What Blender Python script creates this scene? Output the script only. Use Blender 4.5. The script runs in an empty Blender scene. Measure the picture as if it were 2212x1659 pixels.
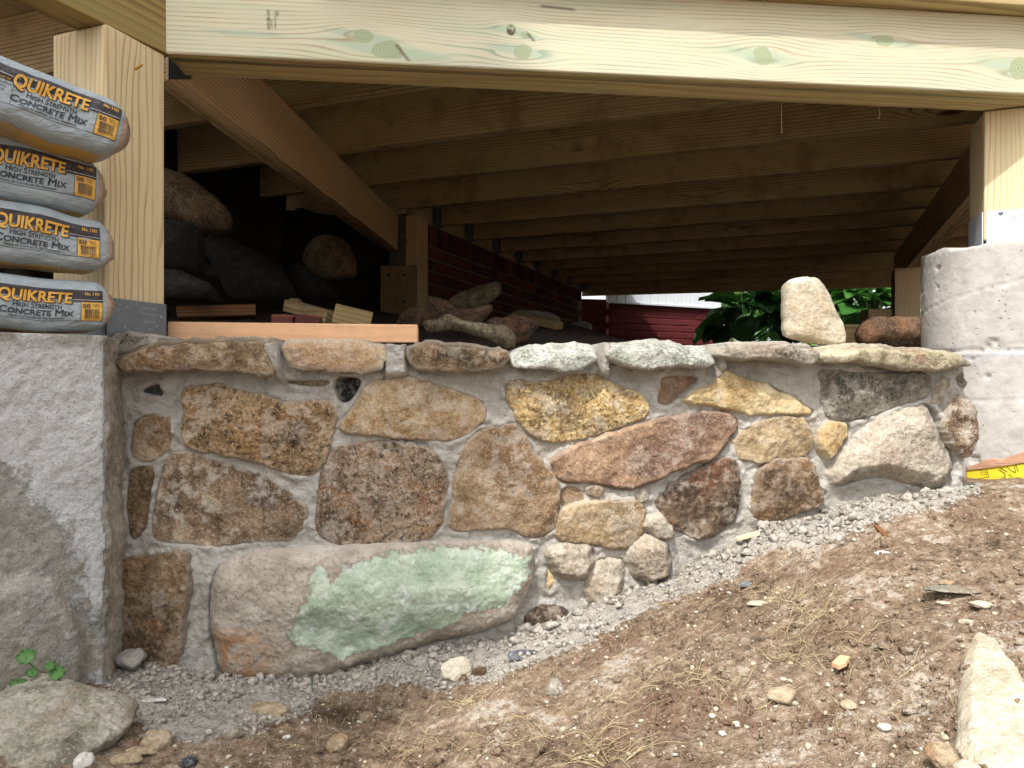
import bpy, bmesh, math, random
import numpy as np
from mathutils import Vector, Matrix
from mathutils.geometry import delaunay_2d_cdt

# ------------------------------------------------------------------ scene, camera, light
S = bpy.context.scene
COL = S.collection
W, H, F, UC, VH = 2212.0, 1659.0, 1533.0, 1106.0, 816.0      # picture frame, focal length in its pixels, centre, horizon
ZC = 0.60                                                     # eye height
cam = bpy.data.cameras.new('camera'); cam_o = bpy.data.objects.new('camera', cam); COL.objects.link(cam_o)
cam_o.location = (0, 0, ZC); cam_o.rotation_euler = (math.radians(90), 0, 0)
cam.sensor_width = 36.0; cam.lens = 36.0 * F / W; cam.shift_y = -(H / 2 - VH) / W
cam.clip_start = 0.02; cam.clip_end = 500
S.camera = cam_o

SUN = Vector((-0.27, -0.50, 0.86)).normalized()               # towards the sun
wd = bpy.data.worlds.new('World'); S.world = wd; wd.use_nodes = True
nt = wd.node_tree
bg = nt.nodes['Background']
sky = nt.nodes.new('ShaderNodeTexSky'); sky.sky_type = 'NISHITA'; sky.sun_disc = False
sky.sun_elevation = math.asin(SUN.z); sky.sun_rotation = math.atan2(SUN.x, SUN.y)
sky.air_density = 1.0; sky.dust_density = 4.0; sky.ozone_density = 1.0
hs = nt.nodes.new('ShaderNodeHueSaturation'); hs.inputs['Saturation'].default_value = 0.22
nt.links.new(sky.outputs[0], hs.inputs['Color']); nt.links.new(hs.outputs[0], bg.inputs['Color'])
bg.inputs['Strength'].default_value = 0.15
sl = bpy.data.lights.new('sun', 'SUN'); sl.energy = 2.0; sl.angle = math.radians(0.9); sl.color = (1.0, 0.965, 0.92)
so = bpy.data.objects.new('sun', sl); COL.objects.link(so); so.location = (-3, -6, 9)
so.rotation_euler = SUN.to_track_quat('Z', 'Y').to_euler()
S.view_settings.view_transform = 'Standard'; S.view_settings.look = 'None'
S.view_settings.exposure = 1.15; S.view_settings.gamma = 1.0
S.cycles.use_denoising = True
S.cycles.max_bounces = 6; S.cycles.diffuse_bounces = 3; S.cycles.glossy_bounces = 2
S.cycles.use_adaptive_sampling = True; S.cycles.adaptive_threshold = 0.025; S.cycles.adaptive_min_samples = 12
S.cycles.caustics_reflective = False; S.cycles.caustics_refractive = False

# ------------------------------------------------------------------ helpers: pixels, noise, polygons
def P(u, v, Y):
    return np.array([(u - UC) / F * Y, Y, ZC + (VH - v) / F * Y])
def zA(pts): return [(x * .3414, y * .3414 + 690.1) for x, y in pts]
def zB(pts): return [(x * .3414 + 663.6, y * .3414 + 690.1) for x, y in pts]
def zC(pts): return [(x * .36 + 1371.4, y * .36 + 690.1) for x, y in pts]
def zL(pts): return [(x * .34, y * .34 + 1150.2) for x, y in pts]
def zM(pts): return [(x * .36 + 619.4, y * .36 + 1106.0) for x, y in pts]
def zN(pts): return [(x * .38664 + 1371.4, y * .38664 + 1017.5) for x, y in pts]

def _h(ix, iy, iz, seed):
    h = (ix * 374761393 + iy * 668265263 + iz * 1440662683 + seed * 974634277) & 0xffffffff
    h = ((h ^ (h >> 13)) * 1274126177) & 0xffffffff
    h = ((h ^ (h >> 15)) * 2246822519) & 0xffffffff
    return ((h ^ (h >> 16)) & 0xffffff) / float(0xffffff)
def vnoise(p, seed=0):
    p = np.asarray(p, dtype=np.float64)
    i = np.floor(p).astype(np.int64); f = p - i; f = f * f * f * (f * (f * 6 - 15) + 10)
    out = 0
    for dx in (0, 1):
        wx = f[:, 0] if dx else 1 - f[:, 0]
        for dy in (0, 1):
            wy = f[:, 1] if dy else 1 - f[:, 1]
            for dz in (0, 1):
                wz = f[:, 2] if dz else 1 - f[:, 2]
                out = out + wx * wy * wz * _h(i[:, 0] + dx, i[:, 1] + dy, i[:, 2] + dz, seed)
    return out * 2 - 1
def fbm(p, freq, octv=3, gain=.5, seed=0):
    p = np.asarray(p) * freq; a = 1.0; r = 0; t = 0
    for k in range(octv):
        r = r + a * vnoise(p + 17.3 * k, seed + k); t += a; a *= gain; p = p * 2.03
    return r / t * 1.6
def n2(x, y, freq, octv=3, seed=0, gain=.5):
    return fbm(np.stack([x, y, np.full_like(x, .37 + seed)], 1), freq, octv, gain, seed)
def smooth01(x): x = np.clip(x, 0, 1); return x * x * (3 - 2 * x)

def resample(poly, step, jit=0.0, seed=0, rounds=2):
    p = np.array(poly, dtype=float)
    for _ in range(rounds):                                   # corner cutting
        q = np.roll(p, -1, 0); p = np.stack([p * .8 + q * .2, p * .2 + q * .8], 1).reshape(-1, 2)
    q = np.vstack([p, p[:1]]); L = np.r_[0, np.cumsum(np.hypot(*np.diff(q, axis=0).T))]
    n = max(10, int(L[-1] / step)); t = np.linspace(0, L[-1], n, endpoint=False)
    r = np.stack([np.interp(t, L, q[:, 0]), np.interp(t, L, q[:, 1])], 1)
    if jit:
        d = np.roll(r, -1, 0) - np.roll(r, 1, 0); nrm = np.stack([d[:, 1], -d[:, 0]], 1) / (np.hypot(*d.T)[:, None] + 1e-9)
        r = r + nrm * (jit * (n2(r[:, 0], r[:, 1], .14 / step, 3, seed, .6)))[:, None]
    return r
def inside(pts, poly):
    x, y = pts[:, 0], pts[:, 1]; r = np.zeros(len(pts), bool)
    a = poly; b = np.roll(poly, -1, 0)
    for (x1, y1), (x2, y2) in zip(a, b):
        if y1 == y2: continue
        c = ((y1 > y) != (y2 > y)) & (x < (x2 - x1) * (y - y1) / (y2 - y1) + x1); r ^= c
    return r
def dist(pts, poly):
    d = np.full(len(pts), 1e9); a = poly; b = np.roll(poly, -1, 0)
    for p, q in zip(a, b):
        e = q - p; L = e @ e + 1e-12
        t = np.clip(((pts - p) @ e) / L, 0, 1); w = pts - p - t[:, None] * e
        d = np.minimum(d, (w * w).sum(1))
    return np.sqrt(d)
def sdist(pts, poly):
    d = dist(pts, poly); return np.where(inside(pts, poly), d, -d)

# ------------------------------------------------------------------ helpers: objects
def mesh_from(name, verts, faces, smooth=True, attrs=None):
    me = bpy.data.meshes.new(name)
    verts = np.asarray(verts, dtype=np.float32)
    if isinstance(faces, np.ndarray):
        n, k = faces.shape
        me.vertices.add(len(verts)); me.vertices.foreach_set('co', verts.ravel())
        me.loops.add(n * k); me.loops.foreach_set('vertex_index', faces.astype(np.int32).ravel())
        me.polygons.add(n); me.polygons.foreach_set('loop_start', np.arange(0, n * k, k, dtype=np.int32))
        me.update(calc_edges=True)
    else:
        me.from_pydata([tuple(v) for v in verts], [], faces)
    if attrs:
        for an, av in attrs.items():
            a = me.attributes.new(an, 'FLOAT', 'POINT'); a.data.foreach_set('value', np.asarray(av, dtype=np.float32))
    if smooth: me.polygons.foreach_set('use_smooth', np.ones(len(me.polygons), bool))
    me.update(); return me
def put(name, me, mat=None, parent=None, loc=(0, 0, 0), rot=None):
    o = bpy.data.objects.new(name, me); COL.objects.link(o)
    if mat is not None and me is not None and not me.materials: me.materials.append(mat)
    o.location = loc
    if rot is not None: o.rotation_euler = rot
    if parent: o.parent = parent
    return o
def world_obj(name, verts, faces, mat, parent=None, smooth=True, attrs=None, origin=None):
    """mesh given in world coordinates; its origin goes to the middle of its base"""
    v = np.asarray(verts, float)
    o = np.array([v[:, 0].mean(), v[:, 1].mean(), v[:, 2].min()]) if origin is None else np.asarray(origin, float)
    me = mesh_from(name, v - o, faces, smooth, attrs)
    pl = np.array(parent_world(parent)) if parent else np.zeros(3)
    return put(name, me, mat, parent, tuple(o - pl))
def parent_world(p):
    l = Vector(p.location)
    while p.parent: p = p.parent; l = l + Vector(p.location)
    return l
def tag(o, label=None, cat=None, group=None, kind=None):
    if label: o['label'] = label
    if cat: o['category'] = cat
    if group: o['group'] = group
    if kind: o['kind'] = kind
    return o
def thing(name, label, cat, loc=(0, 0, 0), group=None):
    o = bpy.data.objects.new(name, None); COL.objects.link(o); o.location = loc; o.empty_display_size = .05
    return tag(o, label, cat, group)

def box_mesh(name, lx, ly, lz, bev=.003, seg=2, cuts=0, org=(.0, .0, .0)):
    """box from 0..lx, centred in y, 0..lz (org shifts), bevelled"""
    bm = bmesh.new(); bmesh.ops.create_cube(bm, size=1)
    for v in bm.verts: v.co = Vector(((v.co.x + .5) * lx + org[0], v.co.y * ly + org[1], (v.co.z + .5) * lz + org[2]))
    if bev: bmesh.ops.bevel(bm, geom=bm.edges[:] , offset=bev, segments=seg, affect='EDGES', profile=.6)
    me = bpy.data.meshes.new(name); bm.to_mesh(me); bm.free(); return me
def board(name, p0, p1, width, height, mat, parent=None, bev=.003, z_is_bottom=True, side=0.0):
    """straight timber from p0 to p1 (bottom line), local x along its length; side shifts it across"""
    p0 = Vector(p0); p1 = Vector(p1); d = p1 - p0
    me = box_mesh(name, d.length, width, height, bev, org=(0, side, 0))
    o = put(name, me, mat, parent)
    x = d.normalized(); y = Vector((0, 0, 1)).cross(x).normalized(); z = x.cross(y)
    M = Matrix((x, y, z)).transposed().to_4x4(); M.translation = p0 - (parent_world(parent) if parent else Vector())
    o.matrix_basis = M
    return o
def recalc(me):
    bm = bmesh.new(); bm.from_mesh(me); bmesh.ops.recalc_face_normals(bm, faces=bm.faces); bm.to_mesh(me); bm.free()

# text as flat triangles, finely cut so that it can be laid on a curved surface
def text_tris(s, size, bold=0.0, shear=0.0, caps=False, spacing=1.0, cut=.006, xs=1.0):
    cu = bpy.data.curves.new('t', 'FONT'); cu.body = s; cu.size = 1.0; cu.shear = shear
    cu.space_character = spacing; cu.resolution_u = 3
    if caps:
        cu.small_caps_scale = .78
        for i, ch in enumerate(s):
            if ch.islower(): cu.body_format[i].use_small_caps = True
    ob = bpy.data.objects.new('t', cu); COL.objects.link(ob)
    dg = bpy.context.evaluated_depsgraph_get(); me = bpy.data.meshes.new_from_object(ob.evaluated_get(dg))
    bpy.data.objects.remove(ob); bpy.data.curves.remove(cu)
    bm = bmesh.new(); bm.from_mesh(me); bpy.data.meshes.remove(me)
    bmesh.ops.triangulate(bm, faces=bm.faces[:])
    for _ in range(3):
        es = [e for e in bm.edges if e.calc_length() * size > cut]
        if not es: break
        bmesh.ops.subdivide_edges(bm, edges=es, cuts=1); bmesh.ops.triangulate(bm, faces=bm.faces[:])
    bm.verts.ensure_lookup_table()
    v = np.array([tuple(x.co) for x in bm.verts]).reshape(-1, 3)
    f = [tuple(x.index for x in fc.verts) for fc in bm.faces]; bm.free()
    v = v * size; v[:, 0] *= xs
    return v[:, :2], f
def rect_tris(x0, y0, x1, y1, cut=.006):
    nx = max(1, int(abs(x1 - x0) / cut)); ny = max(1, int(abs(y1 - y0) / cut))
    X, Y = np.meshgrid(np.linspace(x0, x1, nx + 1), np.linspace(y0, y1, ny + 1))
    v = np.stack([X.ravel(), Y.ravel()], 1); f = []
    for j in range(ny):
        for i in range(nx):
            a = j * (nx + 1) + i; f.append((a, a + 1, a + nx + 2, a + nx + 1))
    return v, f
def join(parts):
    V = []; Fc = []; n = 0
    for v, f in parts:
        V.append(v); Fc += [tuple(i + n for i in t) for t in f]; n += len(v)
    return np.vstack(V), Fc

# ------------------------------------------------------------------ helpers: materials
def lin(c):
    if isinstance(c, str):
        c = [int(c[i:i + 2], 16) / 255 for i in (1, 3, 5)]
        c = [x / 12.92 if x <= .04045 else ((x + .055) / 1.055) ** 2.4 for x in c]
    return tuple(c) + ((1.0,) if len(c) == 3 else ())
class NB:
    def __init__(s, name):
        s.m = bpy.data.materials.new(name); s.m.use_nodes = True; s.t = s.m.node_tree
        s.b = s.t.nodes['Principled BSDF']; s.b.inputs['Roughness'].default_value = .9
        s.b.inputs['Specular IOR Level'].default_value = .25
        tc = s.t.nodes.new('ShaderNodeTexCoord'); s.co = tc.outputs['Object']; s.gen = tc.outputs['Generated']
    def n(s, ty, **kw):
        x = s.t.nodes.new('ShaderNode' + ty)
        for k, v in kw.items(): setattr(x, k, v)
        return x
    def set(s, sock, v):
        if hasattr(v, 'links') or isinstance(v, bpy.types.NodeSocket): s.t.links.new(v, sock)
        else: sock.default_value = v
    def noise(s, scale, detail=4, rough=.6, vec=None, dist=0.0):
        x = s.n('TexNoise'); s.set(x.inputs['Vector'], vec or s.co)
        x.inputs['Scale'].default_value = scale; x.inputs['Detail'].default_value = detail
        x.inputs['Roughness'].default_value = rough; x.inputs['Distortion'].default_value = dist
        return x.outputs['Fac']
    def vor(s, scale, vec=None, feature='F1', out='Distance', rand=1.0):
        x = s.n('TexVoronoi', feature=feature); s.set(x.inputs['Vector'], vec or s.co)
        x.inputs['Scale'].default_value = scale; x.inputs['Randomness'].default_value = rand
        return x.outputs[out]
    def map(s, scale=(1, 1, 1), loc=(0, 0, 0), rot=(0, 0, 0), vec=None):
        x = s.n('Mapping'); s.set(x.inputs['Vector'], vec or s.co)
        x.inputs['Scale'].default_value = scale; x.inputs['Location'].default_value = loc; x.inputs['Rotation'].default_value = rot
        return x.outputs[0]
    def math(s, op, a, b=None, c=None):
        x = s.n('Math', operation=op); s.set(x.inputs[0], a)
        if b is not None: s.set(x.inputs[1], b)
        if c is not None: s.set(x.inputs[2], c)
        return x.outputs[0]
    def step(s, v, lo, hi):
        x = s.n('MapRange', interpolation_type='SMOOTHSTEP'); s.set(x.inputs[0], v)
        s.set(x.inputs[1], lo); s.set(x.inputs[2], hi); x.inputs[3].default_value = 0; x.inputs[4].default_value = 1
        return x.outputs[0]
    def ramp(s, v, stops):
        x = s.n('ValToRGB'); s.set(x.inputs[0], v); e = x.color_ramp.elements
        while len(e) < len(stops): e.new(.5)
        for k, (p, c) in enumerate(stops): e[k].position = p; e[k].color = lin(c)
        return x.outputs[0]
    def mix(s, f, a, b, mode='MIX'):
        x = s.n('Mix', data_type='RGBA', blend_type=mode); s.set(x.inputs[0], f)
        s.set(x.inputs[6], a if hasattr(a, 'links') else lin(a)); s.set(x.inputs[7], b if hasattr(b, 'links') else lin(b))
        return x.outputs[2]
    def attr(s, name): return s.n('Attribute', attribute_name=name).outputs['Fac']
    def rnd(s): return s.n('ObjectInfo').outputs['Random']
    def offs(s, k=37.0, vec=None):
        """object coordinates shifted by the object's random number"""
        r = s.n('CombineXYZ'); rr = s.math('MULTIPLY', s.rnd(), k)
        for i in range(3): s.set(r.inputs[i], rr)
        a = s.n('VectorMath', operation='ADD'); s.set(a.inputs[0], vec or s.co); s.set(a.inputs[1], r.outputs[0]); return a.outputs[0]
    def sep(s, vec=None):
        x = s.n('SeparateXYZ'); s.set(x.inputs[0], vec or s.co); return x.outputs
    def bump(s, h, strength=.4, dist=.002, prev=None):
        x = s.n('Bump'); s.set(x.inputs['Height'], h); x.inputs['Strength'].default_value = strength; x.inputs['Distance'].default_value = dist
        if prev is not None: s.set(x.inputs['Normal'], prev)
        return x.outputs[0]
    def done(s, col=None, normal=None, rough=None, metal=None, spec=None):
        if col is not None: s.set(s.b.inputs['Base Color'], col if hasattr(col, 'links') else lin(col))
        if normal is not None: s.set(s.b.inputs['Normal'], normal)
        if rough is not None: s.set(s.b.inputs['Roughness'], rough)
        if metal is not None: s.b.inputs['Metallic'].default_value = metal
        if spec is not None: s.b.inputs['Specular IOR Level'].default_value = spec
        return s.m
def plain(name, col, rough=.7, metal=0.0, var=.12, scale=30):
    b = NB(name); n = b.noise(scale, 4, .6, b.offs())
    c = lin(col); d = tuple(x * (1 - var) for x in c[:3]); e = tuple(min(1, x * (1 + var)) for x in c[:3])
    return b.done(b.mix(n, d, e), rough=rough, metal=metal)

DUST = '#b3ada2'
def desat(c, k):
    c = lin(c)[:3]; l = .3 * c[0] + .59 * c[1] + .11 * c[2]; return tuple(x * (1 - k) + l * k for x in c)
def stone_mat(name, light, mid, dark, grain='#2e2823', gamt=.5, patch=None, pamt=.5, pscale=9, streak=0.0,
              dust=.55, dust_col=DUST, gscale=130, bump=.6, sand='#c9b48c', samt=.35, edge=True, sat=.08):
    light, mid, dark, grain, sand = [desat(c, sat) for c in (light, mid, dark, grain, sand)]
    b = NB(name); v = b.offs()
    big = b.noise(7.5, 3, .6, v); med = b.noise(36, 4, .7, v, .2)
    t = b.math('ADD', b.math('MULTIPLY', big, .5), b.math('MULTIPLY', med, .5))
    col = b.ramp(t, [(.39, dark), (.50, mid), (.61, light)])
    if patch:
        pm = b.step(b.math('ADD', b.math('MULTIPLY', b.noise(pscale, 2, .5, b.map((1, 1, 1), (3.1, 7.7, 1.3), vec=v)), .75), b.math('MULTIPLY', med, .25)), .52, .60)
        col = b.mix(b.math('MULTIPLY', pm, pamt), col, desat(patch, sat))
    if streak:                                                # darker runs down the face
        sm = b.noise(14, 2, .5, b.map((3.5, 3.5, .35), vec=v))
        col = b.mix(b.math('MULTIPLY', b.step(sm, .5, .66), streak), col, dark)
    g1 = b.noise(gscale, 3, .75, v); g2 = b.noise(gscale * 1.3, 3, .7, b.map((1, 1, 1), (5, 2, 9), vec=v))
    col = b.mix(b.math('MULTIPLY', b.step(g1, .54, .58), gamt), col, grain)
    col = b.mix(b.math('MULTIPLY', b.step(g2, .55, .59), samt), col, sand)
    if edge:                                                  # mortar smeared over the rim of the stone
        e = b.math('ADD', b.attr('edge'), b.math('MULTIPLY', b.math('SUBTRACT', b.math('ADD', b.math('MULTIPLY', med, .6), b.math('MULTIPLY', g2, .4)), .5), 1.1))
        m = b.math('SUBTRACT', 1.0, b.step(e, .02, b.math('ADD', b.math('MULTIPLY', big, .7), .02)))
        col = b.mix(b.math('MULTIPLY', m, dust), col, dust_col)
        film = b.step(b.math('ADD', b.math('MULTIPLY', big, -.6), b.math('MULTIPLY', med, 1.0)), .20, .34)
        col = b.mix(b.math('MULTIPLY', film, dust * .65), col, dust_col)
    nm = b.bump(b.math('ADD', b.math('MULTIPLY', g1, 1.0), b.math('MULTIPLY', med, .6)), bump * 1.25, .005)
    return b.done(col, nm, .92)

def wood_mat(name, light, mid, dark, freq=55, green=None, gamt=.4, knots=.0, rough=.75, bump=.25, wob=1.0, line=.8, dirt=None, damt=.5, tint=None, narrow=False):
    b = NB(name); r = b.rnd(); v = b.offs(23.0)
    x, y, z = b.sep(v)
    warp = b.noise(1.0, 3, .55, b.map((1.3, 9, 9), vec=v))
    warp2 = b.noise(1.0, 2, .5, b.map((.55, 3.0, 3.0), vec=v))
    k = None
    ring = b.math('ADD', b.math('MULTIPLY', b.math('ADD', z, b.math('MULTIPLY', y, .6)), freq),
                  b.math('ADD', b.math('MULTIPLY', warp, 2.4 * wob), b.math('MULTIPLY', warp2, 9.0 * wob)))
    if knots:
        kv = b.map((1.7, .4, 7.0), vec=v); kd = b.vor(1.0, kv); kc = b.n('TexVoronoi'); b.set(kc.inputs['Vector'], kv); kc.inputs['Scale'].default_value = 1.0
        sel = b.step(b.sep(kc.outputs['Color'])[0], 1 - knots - .02, 1 - knots)
        near = b.math('MULTIPLY', b.math('SUBTRACT', 1.0, b.step(kd, .0, .40)), sel)
        ring = b.math('ADD', ring, b.math('MULTIPLY', near, 4.0))
        k = b.math('MULTIPLY', b.math('SUBTRACT', 1.0, b.step(kd, .05, .10)), sel)
    fr = b.math('FRACT', ring)
    amp = b.step(b.noise(1.0, 2, .5, b.map((.8, 12, 12), (4, 4, 4), vec=v)), .3, .7)
    lines = b.math('MULTIPLY', b.math('MULTIPLY', b.step(fr, .15, .85), b.math('SUBTRACT', 1.0, b.step(fr, .88, .99))), line)
    if narrow: lines = b.math('MULTIPLY', b.math('MULTIPLY', b.step(fr, .52, .86), b.math('SUBTRACT', 1.0, b.step(fr, .88, .97))), line)
    lines = b.math('MULTIPLY', lines, b.math('ADD', b.math('MULTIPLY', amp, .7), .3))
    col = b.mix(b.noise(1.0, 4, .6, b.map((2, 20, 20), (1, 2, 3), vec=v)), light, mid)
    if tint: col = b.mix(b.math('MULTIPLY', b.math('FRACT', b.math('MULTIPLY', r, 7.31)), .55), col, tint)
    col = b.mix(lines, col, dark)
    fib = b.noise(1.0, 3, .6, b.map((14, 320, 320), vec=v))
    col = b.mix(b.math('MULTIPLY', b.step(fib, .5, .75), .22), col, dark)
    if green: col = b.mix(b.math('MULTIPLY', b.step(b.noise(1.0, 4, .6, b.map((1.6, 14, 14), (9, 1, 5), vec=v)), .5, .68), gamt), col, green)
    if k is not None: col = b.mix(b.math('MULTIPLY', k, .85), col, '#3a2413')
    if dirt: col = b.mix(b.math('MULTIPLY', b.step(b.noise(7, 5, .7, v), .48, .7), damt), col, dirt)
    nm = b.bump(b.math('ADD', b.math('MULTIPLY', lines, -.6), fib), bump, .0015)
    return b.done(col, nm, rough)
# ------------------------------------------------------------------ materials of the place
M = {}
M['granite_brown'] = stone_mat('granite_brown', '#ad9572', '#8a6f4a', '#5a462f', '#2a221c', .75, '#9a6a34', .35, samt=.5, sand='#c2a888', gscale=115)
M['tan'] = stone_mat('tan', '#c9b699', '#b39a76', '#8f7048', '#5d4a35', .35, '#8d5427', .45, 6, sand='#d8c6a2', gscale=170)
M['yellow'] = stone_mat('yellow', '#cdb98a', '#b3935a', '#7d6543', '#3a342c', .65, '#55504a', .45, 7, sand='#e2cf98', samt=.5)
M['stained'] = stone_mat('stained', '#b8a58b', '#8f765a', '#5a4634', '#3a2c22', .45, '#54402e', .8, 4.5, .7, sand='#c9bca8', dust=.9, gscale=190)
M['grey_brown'] = stone_mat('grey_brown', '#a39078', '#85705a', '#5c4836', '#2b2824', .8, '#8c5c2e', .5, 12, sand='#b9aa96', samt=.5)
M['wedge'] = stone_mat('wedge', '#b8a184', '#9c8263', '#765a3c', '#5a4a38', .35, '#6b4a2b', .6, 6, sand='#cdbb9c', gscale=210)
M['red'] = stone_mat('red', '#b29474', '#8f7057', '#684f42', '#4a3a32', .4, '#63483e', .55, 7, sand='#c2a684', dust=.4, gscale=200)
M['sand_tan'] = stone_mat('sand_tan', '#b8a383', '#9d8663', '#7a6444', '#55452f', .3, '#8d7350', .4, sand='#cfbd98', dust=.5, gscale=180)
M['dark_brown'] = stone_mat('dark_brown', '#75614c', '#524234', '#332920', '#1c1512', .5, '#6b3c1e', .5, 14, sand='#8b7860', samt=.3, dust=.5, gscale=90)
M['brown'] = stone_mat('brown', '#937c60', '#735c42', '#4e3e2c', '#2e241a', .45, '#8a5a2e', .4, 10, sand='#a08a6a', dust=.4)
M['pale'] = stone_mat('pale', '#b5aa98', '#9b8f7e', '#7a6f61', '#5f574b', .4, '#9a8164', .4, 9, sand='#d3c8b6')
M['gold'] = stone_mat('gold', '#d2be92', '#bda370', '#94764a', '#7a6240', .25, '#b98a4c', .5, 8, sand='#e0cfa5', dust=.5)
M['grey'] = stone_mat('grey', '#8a8577', '#6d675a', '#4a463e', '#2f2d29', .6, '#5b5344', .4, sand='#a39c8c', dust=.5)
M['black'] = stone_mat('black', '#4a4844', '#33322f', '#212020', '#141414', .4, None, sand='#77746d', samt=.3, dust=.4)
M['slate'] = stone_mat('slate', '#b7b8ad', '#9a9b90', '#6a6d60', '#3f4238', .5, '#5e6350', .5, 16, sand='#d4d5cc', samt=.5, dust=.3)
M['cap_brown'] = stone_mat('cap_brown', '#9f8d70', '#756044', '#45382a', '#2a2019', .45, '#7a4e28', .4, 12, sand='#b09a7c', dust=.35)
M['cap_grey'] = stone_mat('cap_grey', '#a2988a', '#7f7464', '#4d463a', '#3b362d', .4, '#6b5238', .5, 9, sand='#bdb4a4', dust=.5)
M['cap_olive'] = stone_mat('cap_olive', '#b0a58a', '#8f8468', '#625a42', '#40392a', .45, '#7a4c38', .5, 10, sand='#c4baa0', dust=.25)
M['loose_pale'] = stone_mat('loose_pale', '#cfc6b2', '#bbb098', '#9c9078', '#7d735f', .25, '#b59a72', .4, 8, sand='#ddd2be', edge=False)
M['loose_tan'] = stone_mat('loose_tan', '#b8a68c', '#9d8a6e', '#7a6a52', '#5d5040', .3, '#8d6238', .45, 20, sand='#cbbca0', edge=False)
M['loose_grey'] = stone_mat('loose_grey', '#a8a294', '#8a8474', '#645e50', '#4a463c', .35, '#76583a', .45, 9, sand='#bdb7a8', edge=False)
M['loose_brown'] = stone_mat('loose_brown', '#80664e', '#5f4836', '#3c2d22', '#2a2019', .4, '#7d4c26', .4, 12, sand='#97805f', edge=False)
M['loose_slate'] = stone_mat('loose_slate', '#7d8084', '#5d6064', '#3a3c40', '#2a2c2f', .4, None, sand='#b0b2b4', edge=False)
M['shaded'] = stone_mat('shaded_stone', '#322f2a', '#24221e', '#181714', '#121110', .4, '#3a3128', .4, 9, sand='#4a463f', samt=.15, edge=False)  # near-black: the shade of the recess under the deck is put into the colour
M['shaded_tan'] = stone_mat('shaded_tan', '#6f5e48', '#554632', '#3b3022', '#241e17', .5, '#7a5a34', .4, 12, sand='#9a8566', edge=False)  # tan stone darkened too, with the recess shade in its colour
M['chalk'] = stone_mat('chalk', '#d8d6d0', '#c4c1b9', '#a4a096', '#8a867c', .25, '#b08a5c', .2, 20, sand='#e6e4de', edge=False)

def green_mat():
    b = NB('painted_stone'); v = b.co
    big = b.noise(8, 4, .6, v); med = b.noise(34, 5, .65, v, .3); g1 = b.noise(140, 3, .7, v)
    t = b.math('ADD', b.math('MULTIPLY', big, .5), b.math('MULTIPLY', med, .5))
    col = b.ramp(t, [(.36, '#8c8274'), (.5, '#a79d8f'), (.64, '#bcb4a7')])
    rust = b.math('MULTIPLY', b.attr('rust'), b.step(med, .35, .6))
    col = b.mix(b.math('MULTIPLY', rust, .85), col, '#9a6c42')
    dk = b.attr('dark'); col = b.mix(b.math('MULTIPLY', dk, b.step(b.noise(50, 4, .7, v), .35, .6)), col, '#5d4c3a')
    col = b.mix(b.math('MULTIPLY', b.step(g1, .55, .65), .55), col, '#5f5248')
    edge = b.math('ADD', b.attr('paint'), b.math('MULTIPLY', b.math('SUBTRACT', b.noise(24, 8, .82, v), .5), 2.3))
    red = b.math('MULTIPLY', b.step(edge, .22, .36), b.math('SUBTRACT', 1.0, b.step(edge, .40, .46)))
    pm = b.math('MULTIPLY', b.step(edge, .40, .47), b.math('SUBTRACT', 1.0, b.math('MULTIPLY', b.step(b.noise(75, 5, .8, v), .60, .66), .55)))
    gcol = b.ramp(b.noise(14, 6, .72, v), [(.36, '#8d9f88'), (.5, '#a4b29c'), (.62, '#bcc5b3')])
    gcol = b.mix(b.math('MULTIPLY', b.step(b.noise(26, 5, .7, b.map((1, 1, .6), (3, 3, 3))), .54, .64), .6), gcol, '#cdd2cb')
    col = b.mix(b.math('MULTIPLY', red, .5), col, '#94776a')
    col = b.mix(pm, col, gcol)
    en = b.math('ADD', b.attr('edge'), b.math('MULTIPLY', b.math('SUBTRACT', b.noise(40, 4, .7, v), .5), .8))
    col = b.mix(b.math('MULTIPLY', b.math('SUBTRACT', 1.0, b.step(en, .05, .5)), .55), col, '#b3aaa0')
    h = b.math('ADD', b.math('MULTIPLY', g1, .5), b.math('ADD', b.math('MULTIPLY', med, 1.4), b.math('MULTIPLY', pm, .5)))
    return b.done(col, b.bump(h, .7, .006), .85)
M['painted'] = green_mat()

def mortar_mat(name='mortar', light='#c6c1b8', mid='#b4afa6', dark='#989389', warm='#aea699'):
    b = NB(name); v = b.co
    t = b.math('ADD', b.math('MULTIPLY', b.noise(5, 4, .6, v), .6), b.math('MULTIPLY', b.noise(40, 5, .7, v), .4))
    col = b.ramp(t, [(.36, dark), (.5, mid), (.64, light)])
    col = b.mix(b.math('MULTIPLY', b.step(b.noise(3, 4, .6, b.map((1, 1, 1), (4, 1, 2))), .45, .65), .6), col, warm)
    g = b.noise(260, 3, .7, v)
    col = b.mix(b.math('MULTIPLY', b.step(g, .56, .68), .35), col, '#5f5b54')
    h = b.math('ADD', b.math('MULTIPLY', b.noise(170, 3, .8, v), 1.6), b.noise(45, 4, .75, v))
    return b.done(col, b.bump(h, .85, .005), .95)
M['mortar'] = mortar_mat()

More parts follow.
